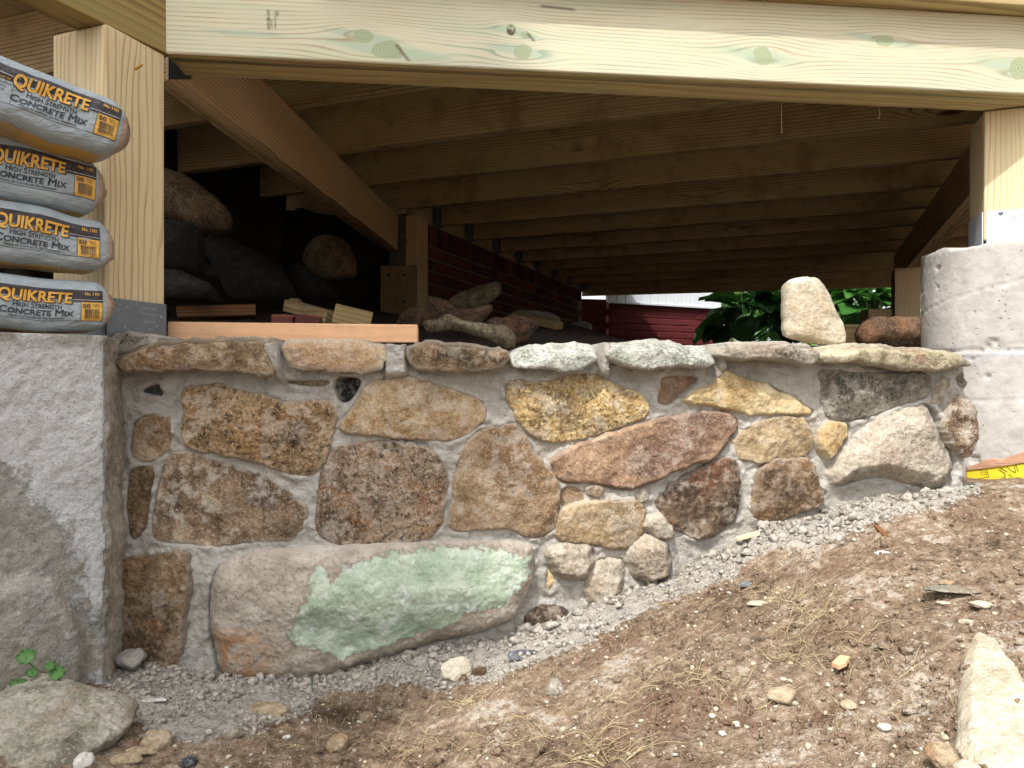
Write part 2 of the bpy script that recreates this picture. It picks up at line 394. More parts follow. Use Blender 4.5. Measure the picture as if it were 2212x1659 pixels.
def pier_mat():
    b = NB('parged_masonry'); v = b.co
    t = b.math('ADD', b.math('MULTIPLY', b.noise(6, 4, .6, v), .5), b.math('MULTIPLY', b.noise(60, 5, .7, v), .5))
    par = b.ramp(t, [(.36, '#a09f9c'), (.5, '#b5b4b2'), (.64, '#c4c4c2')])
    par = b.mix(b.math('MULTIPLY', b.attr('top'), b.step(b.noise(14, 4, .6, v), .35, .6)), par, '#857f70')
    ex = b.ramp(t, [(.36, '#75716a'), (.5, '#949088'), (.64, '#aea9a1')])
    ex = b.mix(b.math('MULTIPLY', b.step(b.noise(8, 4, .6, b.map((1, 1, 1), (6, 1, 2))), .5, .65), .35), ex, '#85775f')
    st = b.ramp(t, [(.40, '#7d7568'), (.5, '#a29888'), (.60, '#bcb2a3')])
    g = b.noise(230, 3, .7, v)
    pm = b.step(b.math('ADD', b.attr('parge'), b.math('MULTIPLY', b.math('SUBTRACT', b.noise(28, 7, .8, v), .5), 2.0)), .40, .62)
    col = b.mix(b.attr('ret'), ex, st)
    col = b.mix(pm, col, par)
    col = b.mix(b.math('MULTIPLY', b.step(g, .55, .66), .4), col, '#4b463f')
    col = b.mix(b.math('MULTIPLY', b.step(b.noise(200, 2, .6, b.map((1, 1, 1), (3, 5, 2))), .62, .7), .4), col, '#d2cdc4')
    h = b.math('ADD', g, b.math('ADD', b.math('MULTIPLY', b.noise(70, 4, .7, v), 1.4), b.math('MULTIPLY', pm, .7)))
    return b.done(col, b.bump(h, .7, .005), .95)
M['pier'] = pier_mat()

def concrete_mat():
    b = NB('cast_concrete'); v = b.co
    col = b.ramp(b.math('ADD', b.math('MULTIPLY', b.noise(5, 4, .6, v), .5), b.math('MULTIPLY', b.noise(30, 5, .65, v), .5)),
                 [(.36, '#9b9690'), (.5, '#b1ada7'), (.64, '#c0bcb7')])
    pit = b.math('SUBTRACT', 1.0, b.step(b.vor(70, v), .10, .20)); sel = b.step(b.noise(16, 3, .6, v), .50, .60)
    big = b.math('MULTIPLY', b.step(b.noise(38, 5, .75, b.map((1, 1, 1.6), (2, 2, 2))), .63, .68), b.step(b.noise(6, 3, .5, b.map((1, 1, 1), (9, 2, 2))), .45, .6))
    pits = b.math('MAXIMUM', b.math('MULTIPLY', pit, sel), big)
    x, y, z = b.sep(v)
    col = b.mix(b.math('MULTIPLY', pits, .6), col, '#7d7870')
    blue = b.math('SUBTRACT', 1.0, b.step(b.math('ABSOLUTE', b.math('ADD', b.math('SUBTRACT', z, .50), b.math('MULTIPLY', b.math('SUBTRACT', b.noise(9, 3, .6), .5), .03))), .002, .012))
    col = b.mix(b.math('MULTIPLY', blue, .14), col, '#8d9ac0')
    h = b.math('ADD', b.math('MULTIPLY', pits, -2.0), b.math('MULTIPLY', b.noise(120, 3, .6, v), .35))
    return b.done(col, b.bump(h, .6, .004), .9)
M['concrete'] = concrete_mat()

def ground_mat():
    b = NB('soil'); v = b.co
    med = b.noise(48, 5, .74, v); big = b.noise(4.5, 4, .65, v); fine = b.noise(170, 2, .75, v)
    t = b.math('ADD', b.math('MULTIPLY', big, .4), b.math('MULTIPLY', med, .6))
    br = b.ramp(t, [(.36, '#463a2e'), (.46, '#756351'), (.55, '#8f7d69'), (.66, '#ab9b88')])
    red = b.noise(5, 3, .6, b.map((1, 1, 1), (7, 3, 1)))
    br = b.mix(b.math('MULTIPLY', b.step(red, .54, .66), .5), br, '#624838')
    gr = b.ramp(t, [(.34, '#77736b'), (.5, '#9c978f'), (.66, '#b8b3aa')])
    gm = b.step(b.math('ADD', b.attr('grey'), b.math('MULTIPLY', b.math('SUBTRACT', t, .5), 2.2)), .4, .62)
    col = b.mix(b.math('MULTIPLY', gm, .92), br, gr)
    spot = b.step(b.math('SUBTRACT', b.math('ADD', b.math('MULTIPLY', med, .6), b.math('MULTIPLY', big, .5)), b.math('MULTIPLY', red, .3)), .44, .52)
    col = b.mix(b.math('MULTIPLY', spot, .65), col, '#a9a297')
    col = b.mix(b.math('MULTIPLY', b.attr('damp'), .75), col, '#382c20')
    col = b.mix(b.math('MULTIPLY', b.step(fine, .60, .68), .55), col, '#bdb3a4')
    col = b.mix(b.math('MULTIPLY', b.math('SUBTRACT', 1.0, b.step(fine, .32, .42)), .5), col, '#2e261d')
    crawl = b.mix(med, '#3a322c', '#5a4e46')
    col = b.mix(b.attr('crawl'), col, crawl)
    return b.done(col, b.bump(b.math('ADD', b.math('MULTIPLY', med, 1.4), fine), .8, .007), 1.0, spec=.1)
M['soil'] = ground_mat()

# ------------------------------------------------------------------ planes of the place
WA, WB = 1.4544, 0.113                                        # wall face: Y = WA + WB * X
WN = math.hypot(1, WB); WAX = np.array([1, WB, 0]) / WN; WNR = np.array([WB, -1, 0]) / WN
def wall_y(u, h=0.0):
    k = (u - UC) / F; return (WA - h * WN) / (1 - WB * k)
class Frame:
    """a plane that stands in the scene: px -> plane metres -> world"""
    def __init__(s, org, ax, up=(0, 0, 1)):
        s.o = np.array(org, float); s.a = np.array(ax, float) / np.linalg.norm(ax); s.u = np.array(up, float) / np.linalg.norm(up)
        s.n = np.cross(s.a, s.u); s.n /= np.linalg.norm(s.n)          # towards the viewer
    def px(s, pts):
        pts = np.asarray(pts, float); d = np.stack([(pts[:, 0] - UC) / F, np.ones(len(pts)), (VH - pts[:, 1]) / F], 1)
        c = np.array([0, 0, ZC]); t = ((s.o - c) @ s.n) / (d @ s.n); w = c + d * t[:, None] - s.o
        return np.stack([w @ s.a, w @ s.u], 1)
    def world(s, st, h): return s.o + st[:, :1] * s.a + st[:, 1:2] * s.u + np.asarray(h)[:, None] * s.n
def wall_frame(h=0.0): return Frame(np.array([0, WA, 0]) + WNR * h, WAX)

def relief(st, seed, amp=1.0):
    """rough broken-stone surface, metres"""
    x, y = st[:, 0] + seed * 1.7, st[:, 1] - seed * .9
    r = .0070 * n2(x, y, 6, 2, seed) + .0026 * n2(x, y, 24, 3, seed + 5) + .0026 * n2(x, y, 80, 3, seed + 9, .7)
    rr = np.random.RandomState(seed + 900); fc = np.full(len(x), 9.0); cx, cy = st[:, 0].mean(), st[:, 1].mean()
    jn_ = .004 * n2(x, y, 14, 2, seed + 40)
    for _ in range(7):                                        # broken faces: the lowest of a few tilted planes
        sx, sy = rr.normal(0, .13, 2); ox, oy = rr.uniform(-.12, .12, 2); fc = np.minimum(fc, .006 + sx * (st[:, 0] - cx - ox) + sy * (st[:, 1] - cy - oy) + jn_ * (_ % 3 - 1))
    r = r * .8 + np.clip(fc, -.012, .008)
    rg = 1 - np.abs(n2(x, y, 16, 3, seed + 13)); return amp * (r + .0035 * (rg - .6))

def slab(name, poly, frame, mat, parent, seed=0, proud=.016, edge_w=.013, amp=1.0, back=.06, tilt=(0, 0), bev=0.0, bevw=.03,
         step=2.7, jit=2.2, closed=0.0, attrs_fn=None, shape_fn=None, roundness=1.0, sunk=.004):
    """a stone from its outline: a rough, bulging front, a rim that runs back into the wall (or a full rounded back)"""
    px = resample(poly, step, jit, seed, 1)
    b = frame.px(px); ctr = b.mean(0)
    cell = np.median(np.hypot(*np.diff(b, axis=0).T)) * 1.05
    lo, hi = b.min(0), b.max(0)
    gx = np.arange(lo[0], hi[0], cell); gy = np.arange(lo[1], hi[1], cell * .87)
    X, Y = np.meshgrid(gx, gy); X[1::2] += cell / 2
    rs = np.random.RandomState(seed + 7)
    g = np.stack([X.ravel(), Y.ravel()], 1) + rs.uniform(-.18, .18, (X.size, 2)) * cell
    g = g[inside(g, b)]; g = g[dist(g, b) > cell * .6]
    pts = np.vstack([b, g]); nb = len(b)
    r = delaunay_2d_cdt([Vector(p) for p in pts], [], [list(range(nb))], 1, 1e-7)
    v = np.array([tuple(p) for p in r[0]]); tris = [tuple(t) for t in r[2]]
    nb2 = nb                                                   # the rim keeps its order
    d = dist(v, b); d[:nb2] = 0
    e = np.clip(d / edge_w, 0, 1); prof = np.sqrt(np.maximum(0, 1 - (1 - e) ** 2)) * roundness + e * (1 - roundness)
    dm = max(d.max(), 1e-4); bul = 1 - (1 - d / dm) ** 2
    h = -sunk + (proud + sunk) * prof + .006 * bul * min(1, dm / .05) + relief(v, seed, amp) * np.clip(.25 + prof, 0, 1)
    h += ((v[:, 0] - ctr[0]) * tilt[0] + (v[:, 1] - ctr[1]) * tilt[1]) * prof
    if bev:
        nbin = 60; bi = np.clip(((b[:, 0] - lo[0]) / (hi[0] - lo[0]) * nbin).astype(int), 0, nbin); top = np.full(nbin + 1, -9.0)
        np.maximum.at(top, bi, b[:, 1]); ok = top > -8; top = np.interp(np.arange(nbin + 1), np.where(ok)[0], top[ok])
        top = np.convolve(np.pad(top, 2, 'edge'), np.ones(5) / 5, 'valid')
        tt = np.interp(v[:, 0], np.linspace(lo[0], hi[0], nbin + 1), top)
        bw = bevw * (1 + .5 * n2(v[:, 0], v[:, 1] * 0, 9, 2, seed + 3))
        h -= bev * smooth01(1 - (tt - v[:, 1]) / bw) ** 1.2
    if shape_fn is not None: h += shape_fn(v, d)
    Wd = frame.world(v, h)
    if closed:
        hb = -closed * prof - relief(v, seed + 50, amp * .7) * prof
        keep = np.arange(len(v)) >= nb2
        idx = np.where(keep)[0]; remap = np.arange(len(v)); remap[idx] = len(v) + np.arange(len(idx))
        Wb = frame.world(v[idx], hb[idx]); V = np.vstack([Wd, Wb])
        faces = tris + [tuple(remap[i] for i in reversed(t)) for t in tris]
        n_extra = len(idx); bidx = idx
    else:
        rim = frame.world(v[:nb2], np.full(nb2, -back)); V = np.vstack([Wd, rim]); o = len(v)
        faces = tris + [(i, o + i, o + (i + 1) % nb2, (i + 1) % nb2) for i in range(nb2)] + [tuple(o + i for i in reversed(range(nb2)))]
        n_extra = nb2; bidx = np.arange(nb2)
    at = {'edge': np.r_[np.clip(d / .028, 0, 1), np.clip(d[bidx] / .028, 0, 1)]}
    if attrs_fn:
        for k, a in attrs_fn(v).items(): at[k] = np.r_[a, a[bidx]]
    ob = world_obj(name, V, faces, mat, parent, True, at)
    recalc(ob.data)
    ob.data.polygons.foreach_set('use_smooth', np.ones(len(ob.data.polygons), bool))
    return ob

# ------------------------------------------------------------------ ground
gp = []
for u, v in [(300, 1440), (450, 1452), (650, 1452), (800, 1432), (900, 1408), (1050, 1380), (1150, 1352), (1240, 1325), (1330, 1290), (1430, 1252), (1520, 1208),
             (1620, 1150), (1780, 1100), (1950, 1068), (2090, 1042)]:
    gp.append(P(u, v, wall_y(u) - .012))
for u, v, Y in [(100, 1478, 1.17), (0, 1495, 1.12), (2150, 1046, 1.625), (2212, 1042, 1.61), (2300, 1040, 1.6), (100, 1659, .95), (600, 1659, .97), (1106, 1659, .90), (1500, 1659, .79),
                (1750, 1659, .72), (2212, 1659, .62), (750, 1540, 1.22)]:
    gp.append(P(u, v, Y))
gp += [np.array(q) for q in [(-1.6, -1.2, .05), (0, -1.2, .08), (1.6, -1.2, .16), (-1.6, .3, .06), (1.8, .3, .25), (-1.7, 1.2, .1), (1.8, 1.5, .42)]]
gp = np.array(gp)
def _phi(r): return np.where(r > 1e-9, r * r * np.log(r + 1e-12), 0)
_n = len(gp); _K = _phi(np.hypot(gp[:, None, 0] - gp[None, :, 0], gp[:, None, 1] - gp[None, :, 1])) + np.eye(_n) * 2e-3
_Pm = np.c_[np.ones(_n), gp[:, :2]]
_sol = np.linalg.solve(np.block([[_K, _Pm], [_Pm.T, np.zeros((3, 3))]]), np.r_[gp[:, 2], 0, 0, 0])
def g_front(X, Y):
    x = np.clip(X, -1.7, 1.8); y = np.clip(Y, -1.2, 1.62); r = _sol[_n] + _sol[_n + 1] * x + _sol[_n + 2] * y
    for i in range(_n): r = r + _sol[i] * _phi(np.hypot(x - gp[i, 0], y - gp[i, 1]))
    return r
def g_crawl(X, Y):
    k = smooth01((X / np.maximum(Y, .5) - .03) / .2)
    zr = np.interp(Y, [1.4, 1.75, 2.2, 3.8, 5, 7.2, 12, 60], [.05, .06, .085, .18, .24, .33, .38, .45])
    z = np.interp(Y, [1.4, 1.75, 2.2, 3.8, 5, 7.2, 12, 60], [.05, .066, .115, .33, .345, .36, .38, .45])
    z = z * (1 - k) + zr * k
    return ZC + z + .06 * smooth01((-.1 - X) / .8) * smooth01((Y - 1.7) / .6) + .03 * np.exp(-((X - .35) ** 2 / .12 + (Y - 2.5) ** 2 / .25)) - .02
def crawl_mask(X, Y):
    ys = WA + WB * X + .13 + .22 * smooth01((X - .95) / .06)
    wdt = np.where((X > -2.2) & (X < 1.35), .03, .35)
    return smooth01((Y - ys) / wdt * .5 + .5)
def proj(X, Y, Z): return UC + F * X / Y, VH - F * (Z - ZC) / Y
GREY = np.array([(140, 1420), (450, 1440), (700, 1440), (900, 1395), (1100, 1345), (1230, 1315), (1330, 1285), (1440, 1245), (1500, 1210), (1620, 1140), (1780, 1085),
                 (1950, 1050), (2110, 1025), (2120, 1060), (2050, 1105), (1900, 1125), (1800, 1165), (1640, 1185), (1570, 1250), (1450, 1290), (1330, 1350), (1210, 1415),
                 (1110, 1440), (1080, 1470), (950, 1500), (880, 1475), (700, 1490), (660, 1540), (560, 1580), (420, 1610), (320, 1590), (270, 1500)], float)
DAMP = np.array([(670, 1500), (800, 1492), (880, 1510), (830, 1545), (740, 1570), (670, 1555)], float)
def g_fine(X, Y, grey):
    a = .012 * n2(X, Y, 5, 3, 3) + .0065 * n2(X, Y, 17, 4, 11, .6) + .0034 * n2(X, Y, 70, 3, 21, .65) - .006 * np.abs(n2(X, Y, 11, 3, 25))
    bl = np.abs(n2(X, Y, 46, 3, 31)); return a + grey * (.008 * (.45 - bl)) + (1 - grey) * .003 * (.4 - np.abs(n2(X, Y, 60, 2, 41)))
def build_ground():
    def axis(lo, hi, st, far):
        f = np.arange(lo, hi, st); o = []; x = st
        a = f[-1]; 
        while a < far[1]: x *= 1.35; a += x; o.append(a)
        a = f[0]; p = []; x = st
        while a > far[0]: x *= 1.35; a -= x; p.append(a)
        return np.r_[p[::-1], f, o]
    xs = axis(-1.15, 1.30, .0048, (-60, 60))
    ya = np.arange(.42, 1.64, .0048); yb = np.arange(1.66, 8, .03)
    yo = []; a, x = yb[-1], .03
    while a < 60: x *= 1.35; a += x; yo.append(a)
    yp = []; a, x = ya[0], .0048
    while a > -60: x *= 1.35; a -= x; yp.append(a)
    ys = np.r_[yp[::-1], ya, yb, yo]
    X, Y = np.meshgrid(xs, ys); nx, ny = len(xs), len(ys); X = X.ravel(); Y = Y.ravel()
    cm = crawl_mask(X, Y); zf = g_front(X, Y); Z = zf * (1 - cm) + g_crawl(X, Y) * cm
    Yc = np.maximum(Y, .25); u, v = proj(X, Yc, zf)
    near = (Y > .35) & (Y < 1.65) & (np.abs(X) < 1.4)
    grey = np.zeros(len(X)); damp = np.zeros(len(X)); q = np.stack([u[near], v[near]], 1)
    grey[near] = smooth01(sdist(q, GREY) / 60 + .5); damp[near] = smooth01(sdist(q, DAMP) / 50 + .35)
    Z = Z + np.where(near, g_fine(X, Y, grey), .012 * n2(X, Y, 5, 3, 3)) * np.where(cm > .5, .9, 1) - .012 * damp
    i = np.arange(nx - 1)[None, :] + np.arange(ny - 1)[:, None] * nx
    f = np.stack([i, i + 1, i + nx + 1, i + nx], -1).reshape(-1, 4)
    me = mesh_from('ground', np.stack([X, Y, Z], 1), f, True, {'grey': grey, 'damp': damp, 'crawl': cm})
    return tag(put('ground', me, M['soil']), kind='structure')
build_ground()
def ground_z(X, Y):
    X = np.atleast_1d(np.asarray(X, float)); Y = np.atleast_1d(np.asarray(Y, float)); zf = g_front(X, Y)
    u, v = proj(X, np.maximum(Y, .25), zf); grey = smooth01(sdist(np.stack([u, v], 1), GREY) / 60 + .5)
    damp = smooth01(sdist(np.stack([u, v], 1), DAMP) / 50 + .35)
    return zf + g_fine(X, Y, grey) - .012 * damp
def ground_hit(u, v):
    """where the ray through a pixel meets the front ground"""
    u = np.atleast_1d(np.asarray(u, float)); v = np.atleast_1d(np.asarray(v, float)); k = (u - UC) / F; m = (VH - v) / F
    lo = np.full(len(u), .35); hi = np.full(len(u), 1.75)
    for _ in range(26):
        mid = (lo + hi) / 2; over = ZC + m * mid > g_front(k * mid, mid); lo = np.where(over, mid, lo); hi = np.where(over, hi, mid)
    Y = (lo + hi) / 2; return k * Y, Y

# ------------------------------------------------------------------ the fieldstone wall
wall = thing('stone_wall', 'low mortared fieldstone wall with flat capstones between the two piers', 'wall', (.1, WA + .1, ZC - .5)); wall['kind'] = 'thing'
ST = []                                                        # (outline px, material, options)
def st(poly, mat, **kw): ST.append((poly, mat, kw))
st(zA([(865, 450), (940, 405), (1000, 390), (1030, 395), (1040, 470), (1030, 500), (960, 490), (900, 480)]), 'black', proud=.004, edge_w=.012)
st(zA([(850, 670), (905, 620), (990, 605), (1060, 625), (1085, 690), (1075, 760), (1080, 810), (1020, 860), (960, 900), (900, 905), (850, 880), (825, 820), (840, 760), (850, 720)]), 'wedge', proud=.016)
st(zA([(1170, 430), (1260, 425), (1400, 405), (1520, 460), (1620, 470), (1720, 490), (1820, 540), (1950, 520), (2060, 520), (2110, 570), (2110, 680), (2095, 800), (2040, 900), (1990, 970), (1900, 985),
       (1800, 960), (1680, 905), (1560, 870), (1450, 860), (1360, 835), (1240, 815), (1175, 790), (1160, 690), (1180, 600), (1165, 500)]), 'granite_brown', proud=.016, dust=0)
st(zA([(815, 960), (900, 930), (985, 935), (965, 1040), (950, 1130), (935, 1230), (915, 1330), (870, 1390), (815, 1405), (800, 1300), (800, 1150), (810, 1040)]), 'brown', proud=.006)
st(zA([(1080, 850), (1180, 835), (1260, 870), (1400, 910), (1560, 960), (1690, 1010), (1790, 1070), (1850, 1130), (1900, 1160), (1935, 1180), (1920, 1280), (1880, 1350), (1810, 1400), (1720, 1395),
       (1660, 1400), (1540, 1410), (1420, 1430), (1280, 1425), (1120, 1410), (1010, 1400), (970, 1370), (965, 1280), (990, 1150), (1010, 1030), (1040, 920)]), 'stained', proud=.016)
st(zL([(670, 200), (780, 180), (950, 150), (1120, 125), (1190, 140), (1200, 230), (1195, 380), (1175, 500), (1165, 620), (1150, 760), (1120, 900), (900, 960), (700, 960), (640, 900), (615, 750), (610, 650),
       (650, 560), (655, 450), (650, 330)]), 'brown', proud=.026)
st(zA([(1780, 380), (1850, 372), (1960, 378), (2080, 372), (2110, 390), (2090, 425), (2020, 438), (1900, 432), (1800, 415)]), 'cap_brown', proud=.014, edge_w=.01)
st(zB([(185, 365), (280, 360), (350, 380), (330, 430), (290, 490), (250, 530), (200, 525), (185, 470), (170, 420)]), 'black', proud=.004, edge_w=.014)
st(zB([(400, 395), (480, 385), (570, 365), (650, 360), (760, 410), (880, 430), (1000, 480), (1090, 510), (1125, 560), (1125, 630), (1060, 690), (980, 740), (890, 765), (780, 755), (640, 745), (520, 735),
       (380, 715), (270, 705), (205, 690), (250, 610), (310, 530), (360, 450)]), 'tan', proud=.018)
st(zB([(1255, 405), (1320, 385), (1440, 410), (1560, 390), (1680, 350), (1800, 350), (1870, 365), (1960, 430), (2060, 470), (2130, 500), (2155, 560), (2140, 610), (2040, 650), (1930, 690), (1800, 730),
       (1650, 760), (1510, 765), (1430, 730), (1370, 680), (1320, 600), (1280, 530), (1255, 480)]), 'yellow', proud=.022)
st(zB([(150, 850), (220, 800), (330, 785), (480, 775), (600, 775), (720, 800), (800, 850), (860, 910), (885, 1000), (880, 1100), (860, 1210), (850, 1290), (790, 1360), (700, 1405), (580, 1410), (450, 1430),
       (300, 1435), (160, 1415), (90, 1380), (55, 1320), (60, 1220), (75, 1100), (85, 980), (110, 900)]), 'grey_brown', proud=.02)
st(zB([(1090, 700), (1160, 690), (1230, 690), (1290, 660), (1330, 700), (1390, 760), (1430, 860), (1500, 930), (1560, 980), (1590, 1060), (1590, 1150), (1585, 1250), (1560, 1320), (1490, 1365), (1420, 1375), (1340, 1350),
       (1280, 1300), (1180, 1315), (1070, 1320), (1000, 1335), (930, 1330), (890, 1300), (920, 1220), (930, 1130), (930, 1040), (950, 950), (980, 850), (1030, 760)]), 'wedge', proud=.022)
st([(1189, 1001), (1200, 985), (1260, 960), (1340, 930), (1400, 912), (1440, 905), (1480, 898), (1530, 890), (1570, 893), (1595, 912), (1585, 935), (1560, 965), (1545, 990), (1500, 1000), (1450, 1018),
    (1400, 1042), (1370, 1052), (1345, 1057), (1310, 1050), (1270, 1040), (1225, 1045), (1205, 1035)], 'red', proud=.034, edge_w=.016, roundness=.5)
st(zB([(1590, 1080), (1680, 1060), (1730, 1090), (1755, 1130), (1700, 1180), (1640, 1195), (1600, 1170)]), 'wedge', proud=.012)
st(zB([(1755, 1060), (1800, 1030), (1870, 1050), (1895, 1090), (1850, 1130), (1790, 1130), (1755, 1095)]), 'stained', proud=.018)
st(zB([(2065, 1090), (2110, 1050), (2160, 1060), (2175, 1100), (2150, 1150), (2120, 1175), (2075, 1150)]), 'pale', proud=.018, amp=.4)
st(zB([(1600, 1230), (1680, 1190), (1780, 1170), (1900, 1165), (2020, 1150), (2100, 1160), (2135, 1200), (2140, 1280), (2110, 1370), (2070, 1430), (1950, 1450), (1830, 1420), (1700, 1410), (1580, 1400), (1580, 1310)]), 'sand_tan', proud=.03)
st(zB([(1540, 1450), (1620, 1425), (1740, 1430), (1810, 1440), (1815, 1520), (1810, 1600), (1760, 1640), (1690, 1650), (1610, 1630), (1550, 1590), (1520, 1530), (1520, 1470)]), 'pale', proud=.042, edge_w=.03)
st(zM([(1830, 320), (1870, 280), (1960, 275), (2030, 290), (2030, 370), (2010, 470), (1960, 540), (1890, 575), (1810, 540), (1780, 480), (1800, 400)]), 'pale', proud=.026, edge_w=.026)
st([(1355, 1200), (1370, 1180), (1400, 1163), (1430, 1168), (1445, 1195), (1449, 1225), (1440, 1250), (1410, 1262), (1385, 1255), (1362, 1238)], 'pale', proud=.055, edge_w=.03, roundness=.4)
st(zC([(60, 1190), (110, 1165), (150, 1170), (190, 1230), (235, 1300), (170, 1315), (110, 1300), (65, 1260)]), 'pale', proud=.028, edge_w=.014, roundness=.4)
st(zM([(1555, 290), (1600, 330), (1615, 420), (1590, 480), (1550, 490), (1545, 380)]), 'gold', proud=.01)
st(zM([(1410, 650), (1480, 580), (1600, 560), (1690, 590), (1690, 640), (1560, 700), (1460, 720)]), 'dark_brown', proud=.02, edge_w=.03)  # dark colour stands in for a shaded hollow under an overhang
st(zC([(150, 1050), (240, 990), (350, 930), (450, 870), (560, 835), (600, 850), (620, 930), (620, 1030), (610, 1130), (600, 1200), (520, 1260), (440, 1310), (350, 1310), (270, 1270), (200, 1220), (150, 1150), (120, 1090)]), 'dark_brown', proud=.03)
st(zC([(600, 720), (680, 650), (780, 610), (900, 590), (1020, 600), (1045, 660), (1050, 740), (1045, 800), (960, 835), (850, 850), (720, 850), (620, 830), (590, 780)]), 'sand_tan', proud=.026)
st(zC([(740, 900), (850, 850), (960, 850), (1040, 840), (1060, 900), (1090, 980), (1120, 1060), (1110, 1110), (1000, 1150), (900, 1190), (760, 1210), (690, 1170), (720, 1050), (735, 970)]), 'brown', proud=.02)
st(zC([(1110, 680), (1170, 630), (1250, 620), (1285, 640), (1260, 720), (1210, 790), (1165, 840), (1130, 790), (1110, 730)]), 'gold', proud=.03, edge_w=.014, roundness=.4)
st(zC([(1560, 560), (1640, 540), (1740, 500), (1790, 540), (1820, 620), (1870, 720), (1920, 830), (1930, 900), (1900, 980), (1800, 1030), (1680, 990), (1560, 960), (1440, 935), (1330, 960), (1230, 1000), (1180, 990),
       (1210, 900), (1270, 800), (1330, 730), (1420, 650), (1500, 590)]), 'pale', proud=.058, edge_w=.055, tilt=(0, -.10))
st(zC([(300, 480), (390, 420), (490, 390), (500, 310), (540, 300), (590, 340), (700, 370), (800, 400), (860, 430), (960, 470), (1000, 520), (1080, 550), (1080, 570), (960, 560), (820, 565), (700, 570), (600, 545),
       (480, 510), (380, 505), (310, 500)]), 'gold', proud=.03, edge_w=.014, roundness=.5)
st(zC([(155, 345), (250, 340), (390, 345), (340, 400), (270, 460), (215, 510), (150, 515), (130, 500), (160, 420)]), 'red', proud=.006)
st(zC([(1120, 320), (1200, 310), (1350, 330), (1500, 335), (1700, 320), (1750, 330), (1770, 380), (1765, 440), (1740, 470), (1600, 500), (1500, 540), (1400, 580), (1280, 605), (1200, 600), (1150, 560), (1130, 470)]), 'grey', proud=.024)
st(zC([(1880, 560), (1900, 480), (1950, 450), (2010, 480), (2030, 560), (2030, 680), (2010, 800), (1970, 830), (1920, 760), (1870, 680), (1850, 620)]), 'stained', proud=.022)
st(zC([(1780, 400), (1830, 340), (1875, 350), (1870, 430), (1840, 520), (1770, 520)]), 'pale', proud=.016)
st(zC([(800, 290), (850, 300), (930, 320), (1000, 340), (995, 360), (920, 350), (850, 330), (800, 305)]), 'gold', proud=.012, edge_w=.006)
st(zC([(1185, 280), (1230, 266), (1260, 285), (1220, 304)]), 'black', proud=.004, edge_w=.006)
st(zC([(1920, 330), (1980, 290), (2010, 330), (2010, 400), (1960, 430), (1920, 410)]), 'grey', proud=.01)
st(zB([(1212, 372), (1250, 362), (1246, 432), (1220, 432)]), 'black', proud=.003, edge_w=.006)
GREENP = [(447, 1280), (455, 1240), (480, 1205), (540, 1190), (640, 1183), (760, 1178), (900, 1172), (1040, 1168), (1140, 1168), (1156, 1180), (1158, 1220), (1150, 1260), (1130, 1320), (1105, 1345), (1050, 1370),
          (990, 1385), (930, 1398), (860, 1425), (800, 1437), (740, 1460), (650, 1480), (560, 1490), (470, 1480), (450, 1400), (443, 1330)]
PAINT = np.array([(690, 1215), (705, 1222), (720, 1240), (790, 1205), (850, 1190), (960, 1180), (1040, 1180), (1110, 1195), (1145, 1200), (1140, 1250), (1090, 1290), (1010, 1310), (960, 1345), (880, 1375), (810, 1400),
                  (740, 1420), (690, 1400), (640, 1390), (635, 1350), (660, 1290), (680, 1250)], float)

def grow(poly, d):
    p = resample(poly, 5, 0, 0, 1); t = np.roll(p, -1, 0) - np.roll(p, 1, 0); n_ = np.stack([t[:, 1], -t[:, 0]], 1) / (np.hypot(*t.T)[:, None] + 1e-9)
    a = np.sum(p[:, 0] * np.roll(p[:, 1], -1) - np.roll(p[:, 0], -1) * p[:, 1]); q = p + n_ * (d if a > 0 else -d)
    for _ in range(1): q = (np.roll(q, 1, 0) + 2 * q + np.roll(q, -1, 0)) / 4
    return q
mortar_outlines = []
for i, (poly, mt, kw) in enumerate(ST):
    kw.pop('dust', None); pr = kw.get('proud', .016) * .8; fr = wall_frame(pr * .5)
    kw = dict(kw); kw['proud'] = pr * .5
    kw['edge_w'] = kw.get('edge_w', .010) * .7; kw.setdefault('roundness', .6)
    small = min(np.ptp(np.array(poly)[:, 0]), np.ptp(np.array(poly)[:, 1])) < 40
    poly = grow(poly, 3.5 if small else 9.5); mortar_outlines.append(np.array(resample(poly, 8)))
    kw.setdefault('jit', 4.0); kw['sunk'] = .010 + pr * .5
    o = slab('stone', poly, fr, M[mt], wall, seed=i + 1, back=.05 + pr, **kw)
def green_attrs(v):
    fr = wall_frame(.02); q = fr.world(v, np.zeros(len(v))); u, w = proj(q[:, 0], q[:, 1], q[:, 2]); p = np.stack([u, w], 1)
    rust = smooth01((640 - u) / 120) * smooth01((w - 1330) / 60)
    dark = smooth01((w - (1455 - (u - 700) * .21)) / 30)
    return {'paint': np.clip(sdist(p, PAINT) / 45 + .45, 0, 1.3), 'rust': rust, 'dark': dark}
mortar_outlines.append(np.array(resample(GREENP, 8)))
def green_shape(v, d):
    c = wall_frame(.02).px(np.array([[900, 1270]]))[0]
    return .03 * np.exp(-((v[:, 0] - c[0]) ** 2 / .06 + (v[:, 1] - c[1]) ** 2 / .006)) + .006 * n2(v[:, 0], v[:, 1], 11, 3, 77)
o = slab('stone', GREENP, wall_frame(.02), M['painted'], wall, seed=71, proud=.02, edge_w=.035, back=.08, sunk=.03, attrs_fn=green_attrs, shape_fn=green_shape)
tag(o, 'long pale stone with a flaking patch of light green paint')

